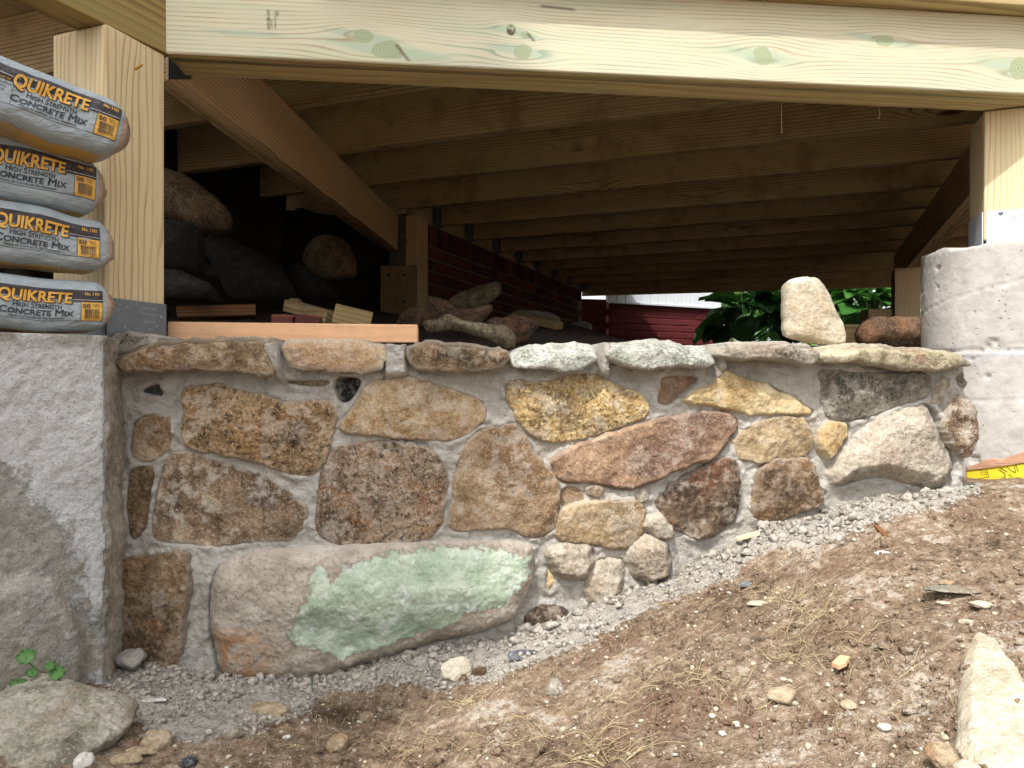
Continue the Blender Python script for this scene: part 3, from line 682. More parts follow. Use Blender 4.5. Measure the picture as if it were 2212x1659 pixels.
CAPS = [
    (zA([(680, 100), (760, 90), (880, 95), (1000, 115), (960, 140), (860, 175), (760, 215), (720, 215), (685, 190)]), 'cap_grey', .03, .012, .02),
    (zA([(690, 225), (740, 205), (860, 170), (940, 140), (1100, 130), (1400, 115), (1600, 118), (1700, 120), (1715, 200), (1720, 340), (1650, 350), (1550, 325), (1300, 310), (1000, 320), (820, 322), (760, 290), (715, 250)]), 'cap_brown', .05, .05, .034),
    ([(609, 750), (620, 735), (664, 738), (749, 736), (807, 741), (838, 752), (824, 786), (814, 799), (749, 798), (664, 794), (628, 789)], 'tan', .045, .012, .014),
    (zB([(630, 180), (720, 145), (900, 150), (1050, 165), (1200, 190), (1290, 205), (1270, 240), (1230, 290), (1190, 320), (1000, 320), (800, 310), (660, 305), (650, 240)]), 'cap_brown', .045, .03, .022),
    (zB([(1290, 230), (1380, 175), (1550, 160), (1700, 155), (1820, 165), (1845, 200), (1840, 245), (1760, 295), (1650, 318), (1520, 305), (1420, 290), (1320, 300), (1300, 270)]), 'slate', .05, .035, .04),
    ([(1309, 762), (1320, 745), (1371, 740), (1425, 733), (1465, 740), (1494, 749), (1540, 750), (1555, 757), (1551, 776), (1526, 793), (1479, 787), (1425, 793), (1371, 793), (1333, 782)], 'slate', .055, .045, .036),
    (zC([(515, 185), (560, 150), (700, 145), (850, 135), (1000, 145), (1120, 160), (1125, 190), (1090, 230), (1050, 275), (1000, 250), (860, 230), (700, 225), (560, 230), (520, 210)]), 'cap_grey', .05, .04, .02),
    (zC([(1115, 190), (1180, 175), (1350, 150), (1500, 150), (1700, 175), (1850, 185), (2000, 205), (2070, 225), (2070, 250), (1950, 275), (1850, 295), (1700, 295), (1560, 280), (1450, 260), (1350, 230), (1240, 250), (1160, 240), (1110, 220)]), 'cap_olive', .055, .045, .024),
]
for i, (poly, mt, off, bev, bw) in enumerate(CAPS):
    slab('capstone', grow(poly, 5.5), wall_frame(off), M[mt], wall, seed=101 + i, proud=.005, edge_w=.004, back=.26, bev=bev, bevw=bw, jit=4.0, amp=.7, roundness=.3)

def build_mortar():
    fr = wall_frame(0); su = 3.0
    us = np.arange(262, 2106, su); vs = np.arange(744, 1500, su)
    U, V = np.meshgrid(us, vs)
    vt = 764 + 5 * n2(us / 100, us * 0, 2.5, 3, 33)
    for u0, u1 in [(570, 622), (826, 886), (1284, 1318), (1534, 1568)]: vt -= 19 * smooth01((us - u0) / 8) * smooth01((u1 - us) / 8)
    V = vt[None, :] + (V - 744) * (1500 - vt[None, :]) / 756
    nx, ny = len(us), len(vs); px = np.stack([U.ravel(), V.ravel()], 1); stt = fr.px(px)
    sd = np.full(len(px), -400.0)
    for pl in mortar_outlines:
        lo, hi = pl.min(0) - 45, pl.max(0) + 45; m = (px[:, 0] > lo[0]) & (px[:, 0] < hi[0]) & (px[:, 1] > lo[1]) & (px[:, 1] < hi[1])
        sd[m] = np.maximum(sd[m], sdist(px[m], pl))
    out = np.clip(-sd, 0, 60)
    x, y = stt[:, 0], stt[:, 1]
    h = .0045 * n2(x, y, 8, 3, 201) + .003 * n2(x, y, 32, 3, 203) + .0018 * n2(x, y, 95, 3, 205)
    h += .0012 * np.exp(-out / 5) - .003 * np.exp(-((out - 16) / 9) ** 2) + .004 * n2(x, y, 60, 2, 207) * np.exp(-out / 8) + .003
    h -= .05 * smooth01((sd - 6) / 11); h += .0005 * smooth01((sd + 8) / 8)
    for u0, u1, amt in [(574, 618, .040), (828, 884, .036), (1286, 1316, .040), (1536, 1566, .030), (600, 660, .012)]:   # mortar packed between capstones
        h += amt * smooth01((px[:, 0] - u0) / 10) * smooth01((u1 - px[:, 0]) / 10) * smooth01((835 - px[:, 1]) / 40)
    h += .045 * smooth01((px[:, 1] - (1090 + (2090 - px[:, 0]) * .34 - np.maximum(0, 1900 - px[:, 0]) * .02)) / 60) * (px[:, 0] > 1380) * smooth01((px[:, 0] - 1380) / 80)
    h -= .05 * smooth01((px[:, 0] - 2070) / 36) ** 2                                # rounds back to the pier
    Wd = fr.world(stt, h)
    i = np.arange(nx - 1)[None, :] + np.arange(ny - 1)[:, None] * nx
    f = [tuple(q) for q in np.stack([i, i + nx, i + nx + 1, i + 1], -1).reshape(-1, 4)]
    ring = list(range(nx)) + [k * nx + nx - 1 for k in range(1, ny)] + [(ny - 1) * nx + k for k in range(nx - 2, -1, -1)] + [k * nx for k in range(ny - 2, 0, -1)]
    bk = fr.world(stt[ring], np.full(len(ring), -.27)); n0 = len(Wd)
    f += [(ring[k], ring[(k + 1) % len(ring)], n0 + (k + 1) % len(ring), n0 + k) for k in range(len(ring))] + [tuple(n0 + k for k in range(len(ring)))]
    o = world_obj('mortar', np.vstack([Wd, bk]), f, M['mortar'], wall); recalc(o.data)
build_mortar()
# ------------------------------------------------------------------ timber, metal, bag, leaf materials
M['beam'] = None
def beam_mat():
    """front beam: the grain lines follow an attribute that flows round the knots"""
    b = NB('treated_beam_face'); v = b.co
    ring = b.math('ADD', b.attr('ring'), b.math('MULTIPLY', b.math('SUBTRACT', b.noise(1.0, 3, .6, b.map((3, 40, 40))), .5), .55))
    fr = b.math('FRACT', ring)
    ln = b.math('MULTIPLY', b.step(fr, .55, .93), b.math('SUBTRACT', 1.0, b.step(fr, .94, .995)))
    ln = b.math('MULTIPLY', ln, b.step(b.noise(1.0, 3, .6, b.map((5, 30, 30), (2, 2, 2))), .30, .62))
    col = b.mix(b.noise(1.0, 4, .6, b.map((2.5, 26, 26))), '#d3cdb4', '#c1bb9f')
    gz = b.step(b.math('ADD', b.attr('green'), b.math('MULTIPLY', b.math('SUBTRACT', b.noise(1.0, 4, .7, b.map((5, 40, 40), (1, 5, 3))), .5), 1.0)), .35, .8)
    col = b.mix(b.math('MULTIPLY', gz, .55), col, '#93b09a')
    col = b.mix(b.math('MULTIPLY', b.step(b.noise(1.0, 4, .6, b.map((1.4, 16, 16), (6, 6, 6))), .5, .7), .35), col, '#a5bb9b')
    lc = b.mix(b.step(b.noise(1.0, 2, .5, b.map((2, 10, 10), (3, 9, 1))), .45, .6), '#96764e', '#5f8574')
    col = b.mix(b.math('MULTIPLY', ln, .62), col, lc)
    kn = b.attr('knot'); kr = b.math('FRACT', b.math('MULTIPLY', b.attr('kr'), 5.0))
    kcol = b.mix(b.step(kr, .4, .9), '#a3ab86', '#7f8a6c')
    col = b.mix(b.math('MULTIPLY', b.step(kn, .3, .6), .75), col, kcol)
    col = b.mix(b.attr('bark'), col, '#4a2c1e')
    fib = b.noise(1.0, 3, .6, b.map((18, 420, 420)))
    h = b.math('ADD', b.math('MULTIPLY', ln, -.5), fib)
    return b.done(col, b.bump(h, .22, .0012), .72)
M['beam'] = beam_mat()
M['beam_side'] = wood_mat('treated_beam_underside', '#c9b988', '#b5a374', '#86714a', 60, '#9aa274', .3, 0)
M['post'] = wood_mat('post_timber', '#dccba4', '#d0ba90', '#98774a', 70, '#bdb894', .2, .0, line=.62, wob=2.2, narrow=True)
M['post_pale'] = wood_mat('post_timber_pale', '#e0d2ae', '#d3c199', '#a98654', 62, '#c2c09a', .25, .0, line=.55, wob=1.8, narrow=True)
M['side_beam'] = wood_mat('side_beam_timber', '#a08a54', '#8d7746', '#6a5630', 50, '#7f8458', .3, .1)
M['joist'] = wood_mat('joist_timber', '#d2bb93', '#bca27a', '#6d5536', 85, '#a8a47e', .45, .28, line=1.0, dirt='#80694a', damt=.55, tint='#a09468', narrow=True)
M['brace'] = wood_mat('beam_timber', '#e2c8a0', '#d2b488', '#8a663e', 95, '#b5ab84', .3, .2, line=1.0, narrow=True)
M['fresh'] = wood_mat('fresh_board', '#e6bb93', '#dba97f', '#bd865a', 40, None, 0, .0, line=.4, dirt='#8c8071', damt=.28)
M['old'] = wood_mat('weathered_plank', '#8a5f3c', '#744c2d', '#43291a', 120, None, 0, .0, dirt='#3c2f25', damt=.5)
M['block'] = wood_mat('offcut', '#a08a62', '#8c7650', '#5d4a2c', 70, '#80805a', .3, .2, dirt='#4b3e2e', damt=.4)
def galv(name, col, dk, rough):
    b = NB(name); n = b.noise(60, 4, .65); s = b.vor(90, out='Color')
    c = b.mix(b.noise(25, 5, .7), dk, col); c = b.mix(b.math('MULTIPLY', b.step(b.noise(130, 4, .75, b.map((1, 1, .6))), .62, .68), .8), c, '#c9ccd0')
    return b.done(c, b.bump(n, .15, .001), rough, .55)
M['galv_dark'] = galv('galvanised_dull', '#8a8e93', '#6c7075', .5)
def galv2():
    b = NB('galvanised_bright'); return b.done(b.mix(b.noise(14, 3, .6), '#c3ccd4', '#d3dae0'), rough=.42, metal=.35)
M['galv'] = galv2()
M['emboss'] = plain('embossed_metal', '#aeb2b6', .5, .4)
M['ink'] = plain('black_ink', '#2b2b2a', .8)
M['stamp'] = plain('stamp_ink', '#5c5d4c', .9)
def bag_mat():
    b = NB('bag_film'); v = b.offs()
    base = b.mix(b.noise(20, 4, .6, v), '#8d989d', '#a3abae')
    w = b.attr('w')
    yel = b.math('SUBTRACT', 1.0, b.step(b.math('ADD', w, b.math('MULTIPLY', b.math('SUBTRACT', b.noise(30, 3, .6, v), .5), .10)), -.985, -.97))
    col = b.mix(yel, base, '#c59a4a')
    col = b.mix(b.attr('fold'), col, '#a58d78')
    col = b.mix(b.math('MULTIPLY', b.step(b.noise(9, 5, .7, v), .50, .68), .45), col, '#8d8c86')
    h = b.math('ADD', b.math('ABSOLUTE', b.math('SUBTRACT', b.noise(22, 4, .55, b.map((1.0, 1.0, 1.8), vec=v), 1.2), .5)), b.math('MULTIPLY', b.noise(110, 3, .6, v), .12))
    return b.done(col, b.bump(h, .7, .010), .48, spec=.45)
M['bag'] = bag_mat()
def print_mat(name, c):
    b = NB(name); v = b.co; w = b.step(b.noise(150, 4, .75), .60, .74)
    return b.done(b.mix(b.math('MULTIPLY', w, .35), c, '#8b939a'), rough=.45, spec=.4)
M['print_black'] = print_mat('print_black', '#3a3234')
M['print_dark'] = print_mat('print_dark', '#34393f')
M['print_yellow'] = print_mat('print_yellow', '#d9a544')
M['print_white'] = print_mat('print_white', '#cfd4d8')

# ------------------------------------------------------------------ left pier: parged masonry
def build_pier():
    pr = thing('masonry_pier', 'grey parged masonry pier under the stack of bags', 'pier', (-.95, 1.3, ZC - .5)); pr['kind'] = 'thing'
    c0 = np.array([-.7086, 1.24]); c1 = np.array([-.765, 1.43]); l = np.array([-.76, -.62])
    l = l / np.hypot(*l); path = []; kind = []
    for t in np.arange(.62, 0, -.0035): path.append(c0 + l * t); kind.append(0)
    for t in np.arange(0, 1.001, .018): path.append(c0 * (1 - t) + c1 * t); kind.append(1)
    path = np.array(path); kind = np.array(kind)
    for _ in range(3): path[1:-1] = (path[:-2] + path[1:-1] * 2 + path[2:]) / 4
    tg = np.gradient(path, axis=0); nr = np.stack([tg[:, 1], -tg[:, 0]], 1); nr /= np.hypot(*nr.T)[:, None]
    zs = np.arange(ZC - .56, ZC + .074, .0035); nx, nz = len(path), len(zs)
    I, J = np.meshgrid(np.arange(nx), np.arange(nz)); I = I.ravel(); J = J.ravel()
    p = path[I]; z = zs[J]; k = kind[I].astype(float)
    u, v = proj(p[:, 0], p[:, 1], z); q = np.stack([u, v], 1)
    EXP = np.array([(-300, 1010), (0, 1012), (40, 1030), (55, 1065), (62, 1100), (110, 1120), (150, 1150), (165, 1210), (170, 1290), (205, 1340), (215, 1400), (205, 1500), (-300, 1700)], float)
    parge = np.where(k > .5, 0, np.clip(.5 - sdist(q, EXP) / 130, 0, 1)); parge = np.where((k < .5) & (u > 222 + 6 * n2(z, z * 0, 20, 3, 5)), .3 * (1 - k), parge)
    BUL = np.array([(-300, 1245), (0, 1240), (60, 1236), (125, 1244), (150, 1275), (185, 1330), (200, 1400), (190, 1480), (150, 1560), (-300, 1600)], float)
    bul = smooth01(sdist(q, BUL) / 40)
    d = .0035 * n2(u / F, v / F, 9, 2, 301) + .0016 * n2(u / F, v / F, 45, 3, 303) + .0016 * n2(u / F, v / F, 140, 2, 305) + .022 * bul + .003 * smooth01((parge - .4) / .1)
    d += .006 * n2(u / F, v / F, 25, 3, 307) * (k > .5)
    xy = p + nr[I] * d[:, None]
    Wd = np.c_[xy, z]
    f0 = np.arange(nx - 1)[None, :] + np.arange(nz - 1)[:, None] * nx
    f = [tuple(a) for a in np.stack([f0, f0 + 1, f0 + nx + 1, f0 + nx], -1).reshape(-1, 4)]
    # top and back
    top = [(nz - 1) * nx + i for i in range(nx)]; n0 = len(Wd)
    bk = np.array([(-.80, 1.72, ZC + .068), (-1.75, 1.72, ZC + .068), (-1.75, 1.0, ZC + .068), (-.80, 1.72, ZC - .56), (-1.75, 1.72, ZC - .56)])
    Wd = np.vstack([Wd, bk]); f.append(tuple(top + [n0, n0 + 1, n0 + 2]))
    f.append((top[-1], nx - 1, n0 + 3, n0)); f.append((n0, n0 + 3, n0 + 4, n0 + 1))
    at = lambda a: np.r_[a, np.zeros(5)]
    o = world_obj('body', Wd, f, M['pier'], pr, True, {'parge': np.r_[parge, np.ones(5)], 'ret': at(k), 'top': at(smooth01((z - ZC - .03) / .05))})
    recalc(o.data)
    return pr
build_pier()

# ------------------------------------------------------------------ right pier: round cast concrete with the rest of its paper form
PC = np.array([1.276, 1.825]); PR = .195; PTOP = ZC + .324
def cyl_pt(a, z, r): return np.stack([PC[0] + r * np.sin(a), PC[1] - r * np.cos(a), z], -1)
def build_round_pier():
    pr = thing('concrete_pier', 'round pale concrete pier under the right timber post', 'pier', (PC[0], PC[1], ZC - .4)); pr['kind'] = 'thing'
    aa = np.linspace(-math.pi, math.pi, 341)[:-1]; zs = np.arange(ZC - .45, PTOP, .005); zs = np.r_[zs, PTOP]; na, nz = len(aa), len(zs)
    A, Z = np.meshgrid(aa, zs); A = A.ravel(); Z = Z.ravel(); x = A * PR
    d = .0004 * n2(x, Z, 10, 3, 401) + .0006 * n2(x, Z, 110, 3, 403)
    for z0, sl in [(PTOP - .075, .22), (PTOP - .235, .10), (PTOP - .37, .05)]: d -= .0022 * np.exp(-((Z - z0 - x * sl) / .0022) ** 2)   # marks of the form's spiral
    d -= .004 * np.exp(-((Z - ZC - .064 - .004 * n2(x, x * 0, 7, 3, 415)) / .0035) ** 2) * (.6 + .4 * n2(x, Z, 20, 2, 417)); d += .0025 * (Z < ZC + .062)
    hole = n2(x, Z * 1.5, 32, 3, 405); d -= .005 * smooth01((hole - .62) / .12) * smooth01((n2(x, Z, 8, 2, 407) + .15) / .2)
    top = smooth01((Z - (PTOP - .012)) / .012); d -= .003 * top ** 2 + .006 * top * np.maximum(0, n2(x, Z, 28, 3, 409))
    Zt = Z + top * .006 * n2(x, Z * 0, 22, 3, 411)
    V = cyl_pt(A, Zt, PR + d); f = []
    for j in range(nz - 1):
        for i in range(na):
            i2 = (i + 1) % na; f.append((j * na + i, j * na + i2, (j + 1) * na + i2, (j + 1) * na + i))
    f.append(tuple((nz - 1) * na + i for i in range(na)))
    world_obj('column', V, f, M['concrete'], pr)
    # yellow wrapper and the torn kraft paper above it, both wrapped round the foot
    def wrap(name, uv_top, uv_bot, mat, r, seed, ragged=.003):
        # outline given as (u, v_top) / (u, v_bottom); angle from the ray
        us = np.linspace(2088, 2300, 90); rows = 14; V = []
        for u_ in us:
            k = (u_ - UC) / F; a_, b_, c_ = 1 + k * k, -2 * (k * PC[0] + PC[1]), PC @ PC - r * r; disc = b_ * b_ - 4 * a_ * c_
            Yh = (-b_ - math.sqrt(max(disc, 0))) / (2 * a_)
            vt = np.interp(u_, *zip(*uv_top)); vb = np.interp(u_, *zip(*uv_bot))
            for j in range(rows):
                t = j / (rows - 1); vv = vt * (1 - t) + vb * t; V.append((k * Yh, Yh, ZC + (VH - vv) / F * Yh))
        V = np.array(V); d = ragged * n2(V[:, 0], V[:, 2], 60, 3, seed); n_ = V[:, :2] - PC; n_ /= np.hypot(*n_.T)[:, None]; V[:, :2] += n_ * d[:, None] * .4; V[::rows, 2] += d[::rows] * 1.5
        f = [(i * rows + j, i * rows + j + 1, (i + 1) * rows + j + 1, (i + 1) * rows + j) for i in range(len(us) - 1) for j in range(rows - 1)]
        o = world_obj(name, V, f, mat, pr)
        md = o.modifiers.new('thickness', 'SOLIDIFY'); md.thickness = .0015; md.offset = 1
        return o
    bky = NB('kraft_paper'); bky.done(bky.mix(bky.noise(40, 4, .7, bky.map((1, 1, 5))), '#c09a80', '#a37a5e'), bky.bump(bky.noise(30, 3, .6, bky.map((1, 1, 6))), .5, .003), .9)
    byl = NB('yellow_wrapper'); byl.done(byl.mix(byl.math('MULTIPLY', byl.step(byl.noise(22, 5, .7), .60, .7), .6), '#d9c432', '#bdb596'), rough=.7)
    wrap('form_paper', [(2088, 1010), (2130, 995), (2170, 990), (2212, 975), (2300, 960)], [(2088, 1016), (2110, 1014), (2160, 1008), (2212, 1000), (2300, 990)], bky.m, PR + .006, 5)
    yw = wrap('form_wrapper', [(2088, 1017), (2110, 1014), (2160, 1007), (2212, 999), (2300, 990)], [(2088, 1050), (2212, 1056), (2300, 1060)], byl.m, PR + .003, 6, .001)
    # printing on the wrapper: stands on its head as in the picture
    parts = []; U0, V0 = 2100.0, 1016.0
    def R(x0, y0, x1, y1): parts.append((np.array([(x0, y0), (x1, y0), (x1, y1), (x0, y1)], float), [(0, 1, 2, 3)]))
    def seg(x0, y0, x1, y1, w=1.0):
        d = np.array([x1 - x0, y1 - y0]); n_ = np.array([-d[1], d[0]]) / np.hypot(*d) * w / 2; a = np.array([x0, y0]); b = np.array([x1, y1])
        parts.append((np.array([a - n_, b - n_, b + n_, a + n_]), [(0, 1, 2, 3)]))
    q = lambda x, y: ((2300 + x / 11.06) * .8848, (1080 + y / 11.06) * .8848)
    def sq(a, b, w=1.0): (x0, y0), (x1, y1) = q(*a), q(*b); seg(x0, y0, x1, y1, w)
    sq((1185, 700), (1265, 935)); sq((1265, 935), (960, 985)); sq((1150, 1040), (1690, 945)); sq((1150, 1015), (1165, 1100)); sq((1010, 1040), (1150, 1015)); sq((1010, 1110), (1165, 1100))
    sq((1060, 1050), (1060, 1105), .9); sq((1110, 1040), (1110, 1100), .9)
    for a, b in [((1530, 730), (1700, 850)), ((1580, 700), (1760, 800)), ((1700, 850), (1690, 950)), ((1690, 950), (1760, 1060)), ((1990, 610), (2060, 800)), ((1740, 640), (1850, 760)), ((1850, 760), (1990, 820)), ((1940, 640), (1990, 800)), ((1760, 1060), (1860, 980)), ((1800, 870), (1900, 940))]: sq(a, b, 1.5)
    for txt, x, y in [('KEEP CHIL', 1220, 860), ('Do not st', 1205, 812), ('Store in dr', 1190, 765)]:
        tv, tf = text_tris(txt, 3.6, .05); tv = -tv * np.array([1, -1]); x0, y0 = q(x, y); ang = -.12
        rot = np.array([[math.cos(ang), -math.sin(ang)], [math.sin(ang), math.cos(ang)]]); tv = np.stack([tv[:, 0], tv[:, 1]], 1) * np.array([1, -1]) @ rot.T * np.array([1, -1]); parts.append((tv * np.array([1, 1]) + np.array([x0, y0]), tf))
    tv, tf = join(parts); r = PR + .0052; W3 = []
    for u_, v_ in tv:
        k = (u_ - UC) / F; a_, b_, c_ = 1 + k * k, -2 * (k * PC[0] + PC[1]), PC @ PC - r * r; Yh = (-b_ - math.sqrt(max(b_ * b_ - 4 * a_ * c_, 0))) / (2 * a_)
        W3.append((k * Yh, Yh, ZC + (VH - v_) / F * Yh))
    plw = world_obj('print', np.array(W3), tf, M['ink'], yw, False)
build_round_pier()

# ------------------------------------------------------------------ the deck: beams, joists, boards
TH = math.radians(20); JX = np.array([math.cos(TH), -math.sin(TH)]); DX = np.array([math.sin(TH), math.cos(TH)])
HB, HT = ZC + .671, ZC + .855                                  # underside of the beams, underside of the joists
deck = thing('timber_deck', 'raised deck frame of treated timber with joists seen from below', 'deck', (.5, 3.0, HB)); deck['kind'] = 'thing'
def pt(xy, z): return (float(xy[0]), float(xy[1]), z)
FB0 = np.array([-.716, 1.466]); FBD = np.array([1.9345, .2135]); FBD = FBD / np.hypot(*FBD); FBN = np.array([-FBD[1], FBD[0]])   # front beam: start, run, inwards

def build_front_beam():
    L, Hh, T = 2.75, .184, .038
    nx, nz = 1100, 86; xs = np.linspace(0, L, nx); zs = np.linspace(0, Hh, nz)
    X, Z = np.meshgrid(xs, zs); X = X.ravel(); Z = Z.ravel()
    def at(u, v):                                              # picture point on the face -> (x, z)
        k = (u - UC) / F; t = (FB0 @ np.array([FBD[1], -FBD[0]])) / (np.array([k, 1]) @ np.array([FBD[1], -FBD[0]])); p = np.array([k, 1]) * t
        return (p - FB0) @ FBD, ZC + (VH - v) / F * t - HB
    knots = [(785, 78, .020, .014, 0), (835, 108, .034, .020, .3), (1104, 66, .012, .014, 1), (1130, 112, .020, .016, 0), (1135, 76, .010, .010, .3), (1648, 122, .022, .022, 0), (1912, 88, .022, .014, 0), (2205, 150, .030, .026, 0),
             (480, 70, .002, .002, 0)]
    ring = Z * 110.0 + 1.4 * n2(X * .35, Z * 2.0, 3.0, 2, 511); green = np.zeros(len(X)); knot = np.zeros(len(X)); kr = np.zeros(len(X)); bark = np.zeros(len(X))
    disp = np.zeros(len(X))
    for i, (u, v, rx, rz, bk) in enumerate(knots):
        x0, z0 = at(u, v); dx, dz = (X - x0), (Z - z0)
        disp += -np.sign(dz) * np.minimum(np.abs(dz), .9) * 0 
        bump_ = np.exp(-(dx / (rx * 4.2)) ** 2 - (dz / (rz * 2.6)) ** 2)
        ring += bump_ * (rz * 95 * 1.5) * (-np.tanh(dz / (rz * .8)))
        r_ = np.sqrt((dx / rx) ** 2 + (dz / rz) ** 2) + .15 * n2(X, Z, 60, 2, 520 + i); kk = smooth01((1.12 - r_) / .3); knot = np.maximum(knot, kk); kr = np.where(kk > .01, r_, kr)
        green = np.maximum(green, .95 * np.exp(-(dx / (rx * 5.5)) ** 2 - ((dz + .12 * dx) / (rz * 1.0)) ** 2))
        if bk == 1: bark = np.maximum(bark, .95 * smooth01((.85 - r_) / .2) * smooth01((n2(X, Z, 90, 3, 533) + .7) / .4))
        if bk == .3: bark = np.maximum(bark, .75 * np.exp(-((dx - rx * .9 + dz * .8) / .004) ** 2) * (np.abs(dz + .004) < rz * .9))
    x0, z0 = at(1205, 17); bark = np.maximum(bark, .8 * smooth01((1 - np.abs(X - x0) / .045) / .3) * np.exp(-((Z - z0 + .06 * (X - x0)) / .0028) ** 2))
    x0, z0 = at(520, 70); green = np.maximum(green, .8 * np.exp(-((X - x0) / .16) ** 2 - ((Z - z0 + .02 * (X - x0)) / .010) ** 2))
    Y = np.zeros(len(X)) + .0006 * n2(X, Z, 8, 2, 540)
    rnd_ = np.minimum(Z, Hh - Z); Y += .0035 * (1 - np.sqrt(np.clip(rnd_ / .0035, 0, 1) * (2 - np.clip(rnd_ / .0035, 0, 1))))
    base = np.r_[FB0, HB]; toW = lambda x, y, z: np.stack([FB0[0] + FBD[0] * x + FBN[0] * y, FB0[1] + FBD[1] * x + FBN[1] * y, HB + z], -1)
    V = np.stack([X, Y, Z], 1); f0 = np.arange(nx - 1)[None, :] + np.arange(nz - 1)[:, None] * nx
    f = [tuple(a) for a in np.stack([f0, f0 + 1, f0 + nx + 1, f0 + nx], -1).reshape(-1, 4)]
    ring_i = list(range(nx)) + [k * nx + nx - 1 for k in range(1, nz)] + [(nz - 1) * nx + k for k in range(nx - 2, -1, -1)] + [k * nx for k in range(nz - 2, 0, -1)]
    n0 = len(V); bkv = V[ring_i].copy(); bkv[:, 1] = T - .0008; V = np.vstack([V, bkv]); nr_ = len(ring_i)
    f += [(ring_i[(k + 1) % nr_], ring_i[k], n0 + k, n0 + (k + 1) % nr_) for k in range(nr_)] + [tuple(n0 + k for k in reversed(range(nr_)))]
    ex = lambda a, fill=0: np.r_[a, a[ring_i] * 0 + fill]
    me = mesh_from('front_beam', V, f, True, {'ring': np.r_[ring, ring[ring_i]], 'green': ex(green), 'knot': ex(knot), 'kr': ex(kr), 'bark': ex(bark)})
    me.materials.append(M['beam']); me.materials.append(M['beam_side'])
    mi = np.zeros(len(me.polygons), np.int32); mi[len(me.polygons) - nr_ - 1:] = 1; me.polygons.foreach_set('material_index', mi)
    recalc(me)
    ang = math.atan2(FBD[1], FBD[0]); o = put('front_beam', me, None, deck, tuple(Vector((FB0[0], FB0[1], HB)) - Vector(deck.location)), (0, 0, ang))
    o['label'] = 'front beam with knots and green treatment streaks'
    for k in (1, 2):                                           # the plies behind
        s = FB0 + FBN * (T * k + .001 * k)
        board('beam_ply', pt(s, HB + .001 * k), pt(s + FBD * L, HB + .001 * k), .0375, Hh - .003, M['beam_side'], deck, .003, side=.019)
    # grade stamp, read from top to bottom
    parts = []
    def tx(s, size, cx, cz, xs=1.0, bold=.0):
        v, f_ = text_tris(s, size, bold, xs=xs, cut=1); parts.append((np.stack([cx + v[:, 1], cz - v[:, 0]], 1), f_))
    x0, z0 = at(602, 24); mm = .001
    tx('TP', 8.5 * mm, x0 - 9 * mm, z0, 1.1, .0002); tx('NO.2 PRIME', 5.2 * mm, x0 - 8.5 * mm, z0 - 12 * mm, .95, .0001); tx('KD HT', 5.6 * mm, x0 - 16 * mm, z0 - 20 * mm, 1.0, .0001)
    tx('283', 9.5 * mm, x0 - 24 * mm, z0 + 2 * mm, .95, .0002); tx('SYP', 9.5 * mm, x0 - 24 * mm, z0 - 25 * mm, .95, .0002)
    def rc(a, b, c, d): parts.append((np.array([(a, b), (c, b), (c, d), (a, d)]), [(0, 1, 2, 3)]))
    rc(x0 - 1.5 * mm, z0 - 11 * mm, x0 - .6 * mm, z0 + 1 * mm)
    bx, bz = x0 - 24 * mm, z0 - 14.5 * mm
    rc(bx, bz - 8 * mm, bx + 1.2 * mm, bz); rc(bx, bz - 8 * mm, bx + 6 * mm, bz - 7 * mm); rc(bx, bz - 1 * mm, bx + 6 * mm, bz); rc(bx + 2 * mm, bz - 4.5 * mm, bx + 8 * mm, bz - 3.5 * mm); rc(bx + 4 * mm, bz - 6 * mm, bx + 6 * mm, bz - 2 * mm)
    v, f_ = join(parts); me = mesh_from('grade_stamp', np.stack([v[:, 0], np.full(len(v), -.0016), v[:, 1]], 1), f_, False); put('grade_stamp', me, M['stamp'], o)
build_front_beam()
# rim board that overhangs the front beam
s = FB0 + FBN * .038 + FBD * .30
board('rim_board', pt(s - FBN * .083, HT + .001), pt(s - FBN * .083 + FBD * 2.6, HT + .001), .085, .184, M['beam_side'], deck, .003, side=.0425)
# side beam that comes forward from the left post
LD = np.array([math.sin(math.radians(25)), math.cos(math.radians(25))]); LN = np.array([LD[1], -LD[0]])
e = np.array([-.7165, 1.463]); board('side_beam', pt(e - LD * 1.1, HB), pt(e + LD * .02, HB), .038, .184, M['side_beam'], deck, .003, side=.019)
board('side_beam', pt(e - LD * 1.1, HB + .0015), pt(e - LD * .002, HB + .0015), .0375, .182, M['side_beam'], deck, .003, side=.0575)
# beam that runs back to the inner post
q0 = np.array([-.745, 1.60]); q1 = np.array([-.605, 3.76]); MD = (q1 - q0) / np.hypot(*(q1 - q0))
board('inner_beam', pt(q0, HB + .002), pt(q1, HB + .002), .038, .184, M['brace'], deck, .003, side=.019)
board('inner_beam', pt(q0 + MD * .01, HB + .004), pt(q1, HB + .004), .038, .181, M['joist'], deck, .003, side=.0575)
board('beam_hanger', pt(np.array([-.77, 1.592]), HB - .001), pt(np.array([-.72, 1.592]), HB - .001), .004, .05, M['ink'], deck, .0005)
# beam along the right side
r0 = np.array([1.40, 1.95]); r1 = np.array([2.68, 4.98]); RD = (r1 - r0) / np.hypot(*(r1 - r0))
board('right_beam', pt(r0, HB), pt(r1, HB), .038, .184, M['brace'], deck, .003, side=-.019)
board('right_beam', pt(r0, HB + .002), pt(r1, HB + .002), .038, .181, M['joist'], deck, .003, side=-.058)
